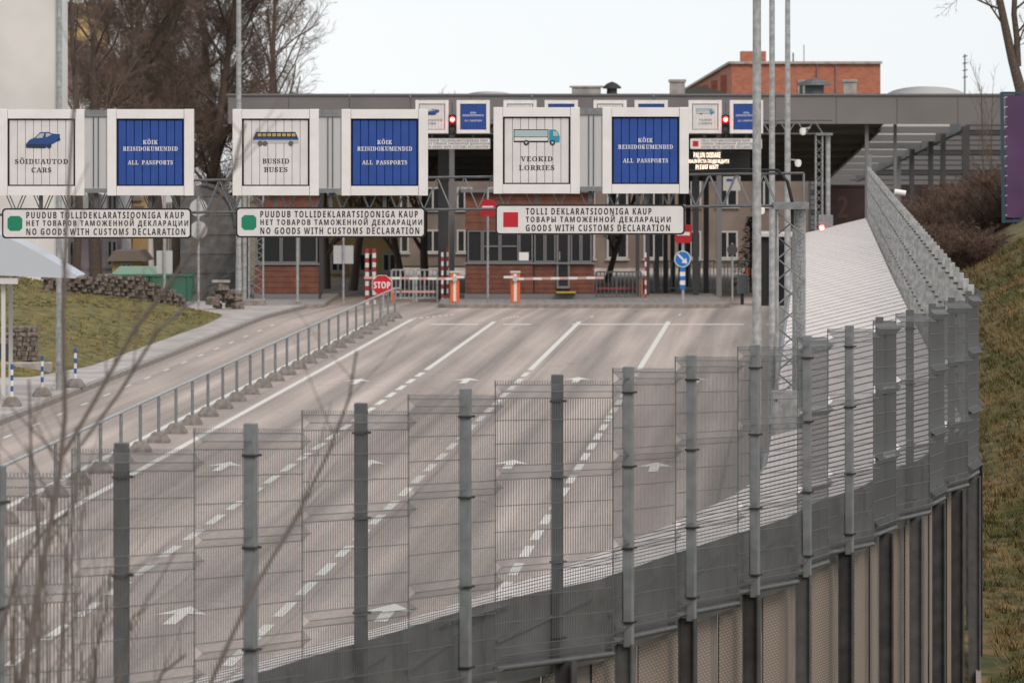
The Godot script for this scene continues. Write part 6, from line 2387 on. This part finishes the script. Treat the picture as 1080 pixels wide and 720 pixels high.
	# thin saplings beside the billboard
	for e in [[1040.0, 150.0, "thin sapling just left of the billboard"], [1048.0, 158.0, "wispy sapling touching the billboard's edge"]]:
		bare_tree(e[2], e[0], e[1], bank_h(e[1], 3.0) - 0.1, 4.2, 0.03, int(e[0]), {"levels": 2, "thick": 0, "kids": [12, 5], "from": [0.35, 0.2], "ratio": [0.3, 0.4], "spread": [0.5, 0.6], "wander": 0.1, "up": 0.1, "thin": 0.5, "min_r": 0.005}, Vector3.ZERO, "sapling")
	# concrete channel edge at the foot of the wall
	var ce := thing("drain_edge", "curved pale concrete edging at the foot of the walkway wall", "edging")
	var pts := PackedVector3Array()
	for e in [[1023.0, 670.0, 63.6], [1026.5, 682.0, 62.8], [1029.5, 698.0, 62.0], [1031.0, 716.0, 61.2], [1031.5, 740.0, 60.4]]:
		pts.append(pt(e[0] + 1.5, e[1], e[2]))
	m = MB.new()
	for k in pts.size() - 1:
		m.bar(pts[k], pts[k + 1] + (pts[k + 1] - pts[k]) * 0.04, 0.06, 0.14)
	put(m.mesh(), "edging", M.kerb, ce)

# ------------------------------------------------------------------ blurred shoots close to the camera
func build_near_twigs() -> void:
	rng.seed = 500
	var d := 12.0
	var shoots := [
		["thickest shoot rising from the lower left corner", 19.0, [[18, 760, 9], [30, 680, 8], [46, 590, 7], [62, 500, 6], [68, 440, 5], [66, 330, 4.5], [70, 230, 4], [76, 130, 3.5], [82, 60, 3]]],
		["long pale shoot leaning right from the thick shoot", 18.6, [[66, 480, 5], [95, 430, 4.5], [140, 350, 4.2], [185, 290, 4], [220, 235, 3.6], [245, 180, 3.2], [258, 130, 3]]],
		["second leaning shoot crossing the pavement", 19.3, [[84, 470, 4], [125, 415, 3.6], [165, 350, 3.4], [195, 322, 3], [205, 318, 2.6]]],
		["shoot crossing the fence between the second and third posts", 19.2, [[196, 780, 5], [235, 690, 4.6], [268, 620, 4.2], [312, 545, 3.8], [345, 480, 3.4], [368, 420, 2.8], [376, 370, 2.2]]],
		["slim shoot beside the thick one at the bottom left", 19.6, [[38, 760, 4], [42, 660, 3.8], [40, 560, 3.4], [32, 470, 3], [30, 400, 2.2]]],
		["upright shoot at the far left below the bollards", 19.4, [[60, 760, 4], [66, 660, 3.6], [70, 580, 3], [80, 520, 2.6], [79, 450, 2]]],
		["short upright shoot ending before the first fence post", 19.8, [[96, 760, 3.6], [100, 690, 3], [112, 640, 2.6], [116, 600, 2]]],
		["small shoot in front of the first fence post", 19.7, [[120, 760, 3.4], [126, 700, 3], [140, 650, 2.4], [150, 645, 1.8]]],
		["bent shoot at the left edge of the picture", 19.1, [[-20, 740, 5], [2, 660, 4], [20, 600, 3.4], [46, 560, 3], [70, 540, 2.2]]],
		["low shoot fanning right at the bottom", 19.3, [[150, 770, 3.4], [170, 710, 3], [196, 690, 2.6]]]
	]
	# a clump of thin upright shoots at the left edge; nothing tells these apart
	for k in 12:
		var x := -14.0 + k * 10.5 + rng.randf_range(-4.0, 4.0)
		var top := rng.randf_range(430.0, 640.0)
		var lean := rng.randf_range(-10.0, 28.0)
		shoots.append(["thin upright leafless shoot in the clump at the lower left edge", rng.randf_range(18.2, 20.5), [[x, 770, 2.6], [x + lean * 0.3, lerpf(740.0, top, 0.4), 2.3], [x + lean * 0.55, lerpf(740.0, top, 0.7), 2.0], [x + lean, top, 1.4]]])
	for s in shoots:
		var e: float = s[1]
		var pts := PackedVector3Array()
		var rr := PackedFloat32Array()
		for q in s[2]:
			pts.append(pt(q[0], q[1], e + rng.randf_range(-0.1, 0.1)))
			rr.append(px(e, q[2]) * 0.5)
		# the foot of each shoot goes down to the slope below the picture
		var b := pts[0]
		if s[2][0][1] > 700.0:
			pts.insert(0, Vector3(b.x + rng.randf_range(-0.1, 0.1), bank_h(e, 0.0) - 0.05, b.z))
			rr.insert(0, rr[0] * 1.3)
		var org := pts[0]
		for k in pts.size(): pts[k] -= org
		var p := thing("leafless_shoot", s[0], "twig", org, 0.0, "blurred leafless shoots close to the camera")
		var m := MB.new()
		m.tube(pts, rr, 8)
		put(m.mesh(), "stem", M.near_twig, p)
		for k in range(1, pts.size() - 1):
			for j in 2:
				var a := pts[k].lerp(pts[k + 1], rng.randf())
				if a.y + org.y < 2.4: continue
				var dir := (pts[k + 1] - pts[k]).normalized()
				var sd := Vector3(rng.randf_range(-1, 1), rng.randf_range(0.0, 0.6), rng.randf_range(-0.4, 0.4))
				var v := (dir * 0.8 + sd).normalized()
				var l := rng.randf_range(0.12, 0.42)
				var mid := a + v * l * 0.5 + Vector3.UP * 0.01
				var tw := MB.new()
				tw.tube(PackedVector3Array([a, mid, a + v * l + Vector3.UP * 0.035]), PackedFloat32Array([rr[k] * 0.42, rr[k] * 0.3, rr[k] * 0.22]), 5)
				put(tw.mesh(), "side_twig", M.near_twig, p)
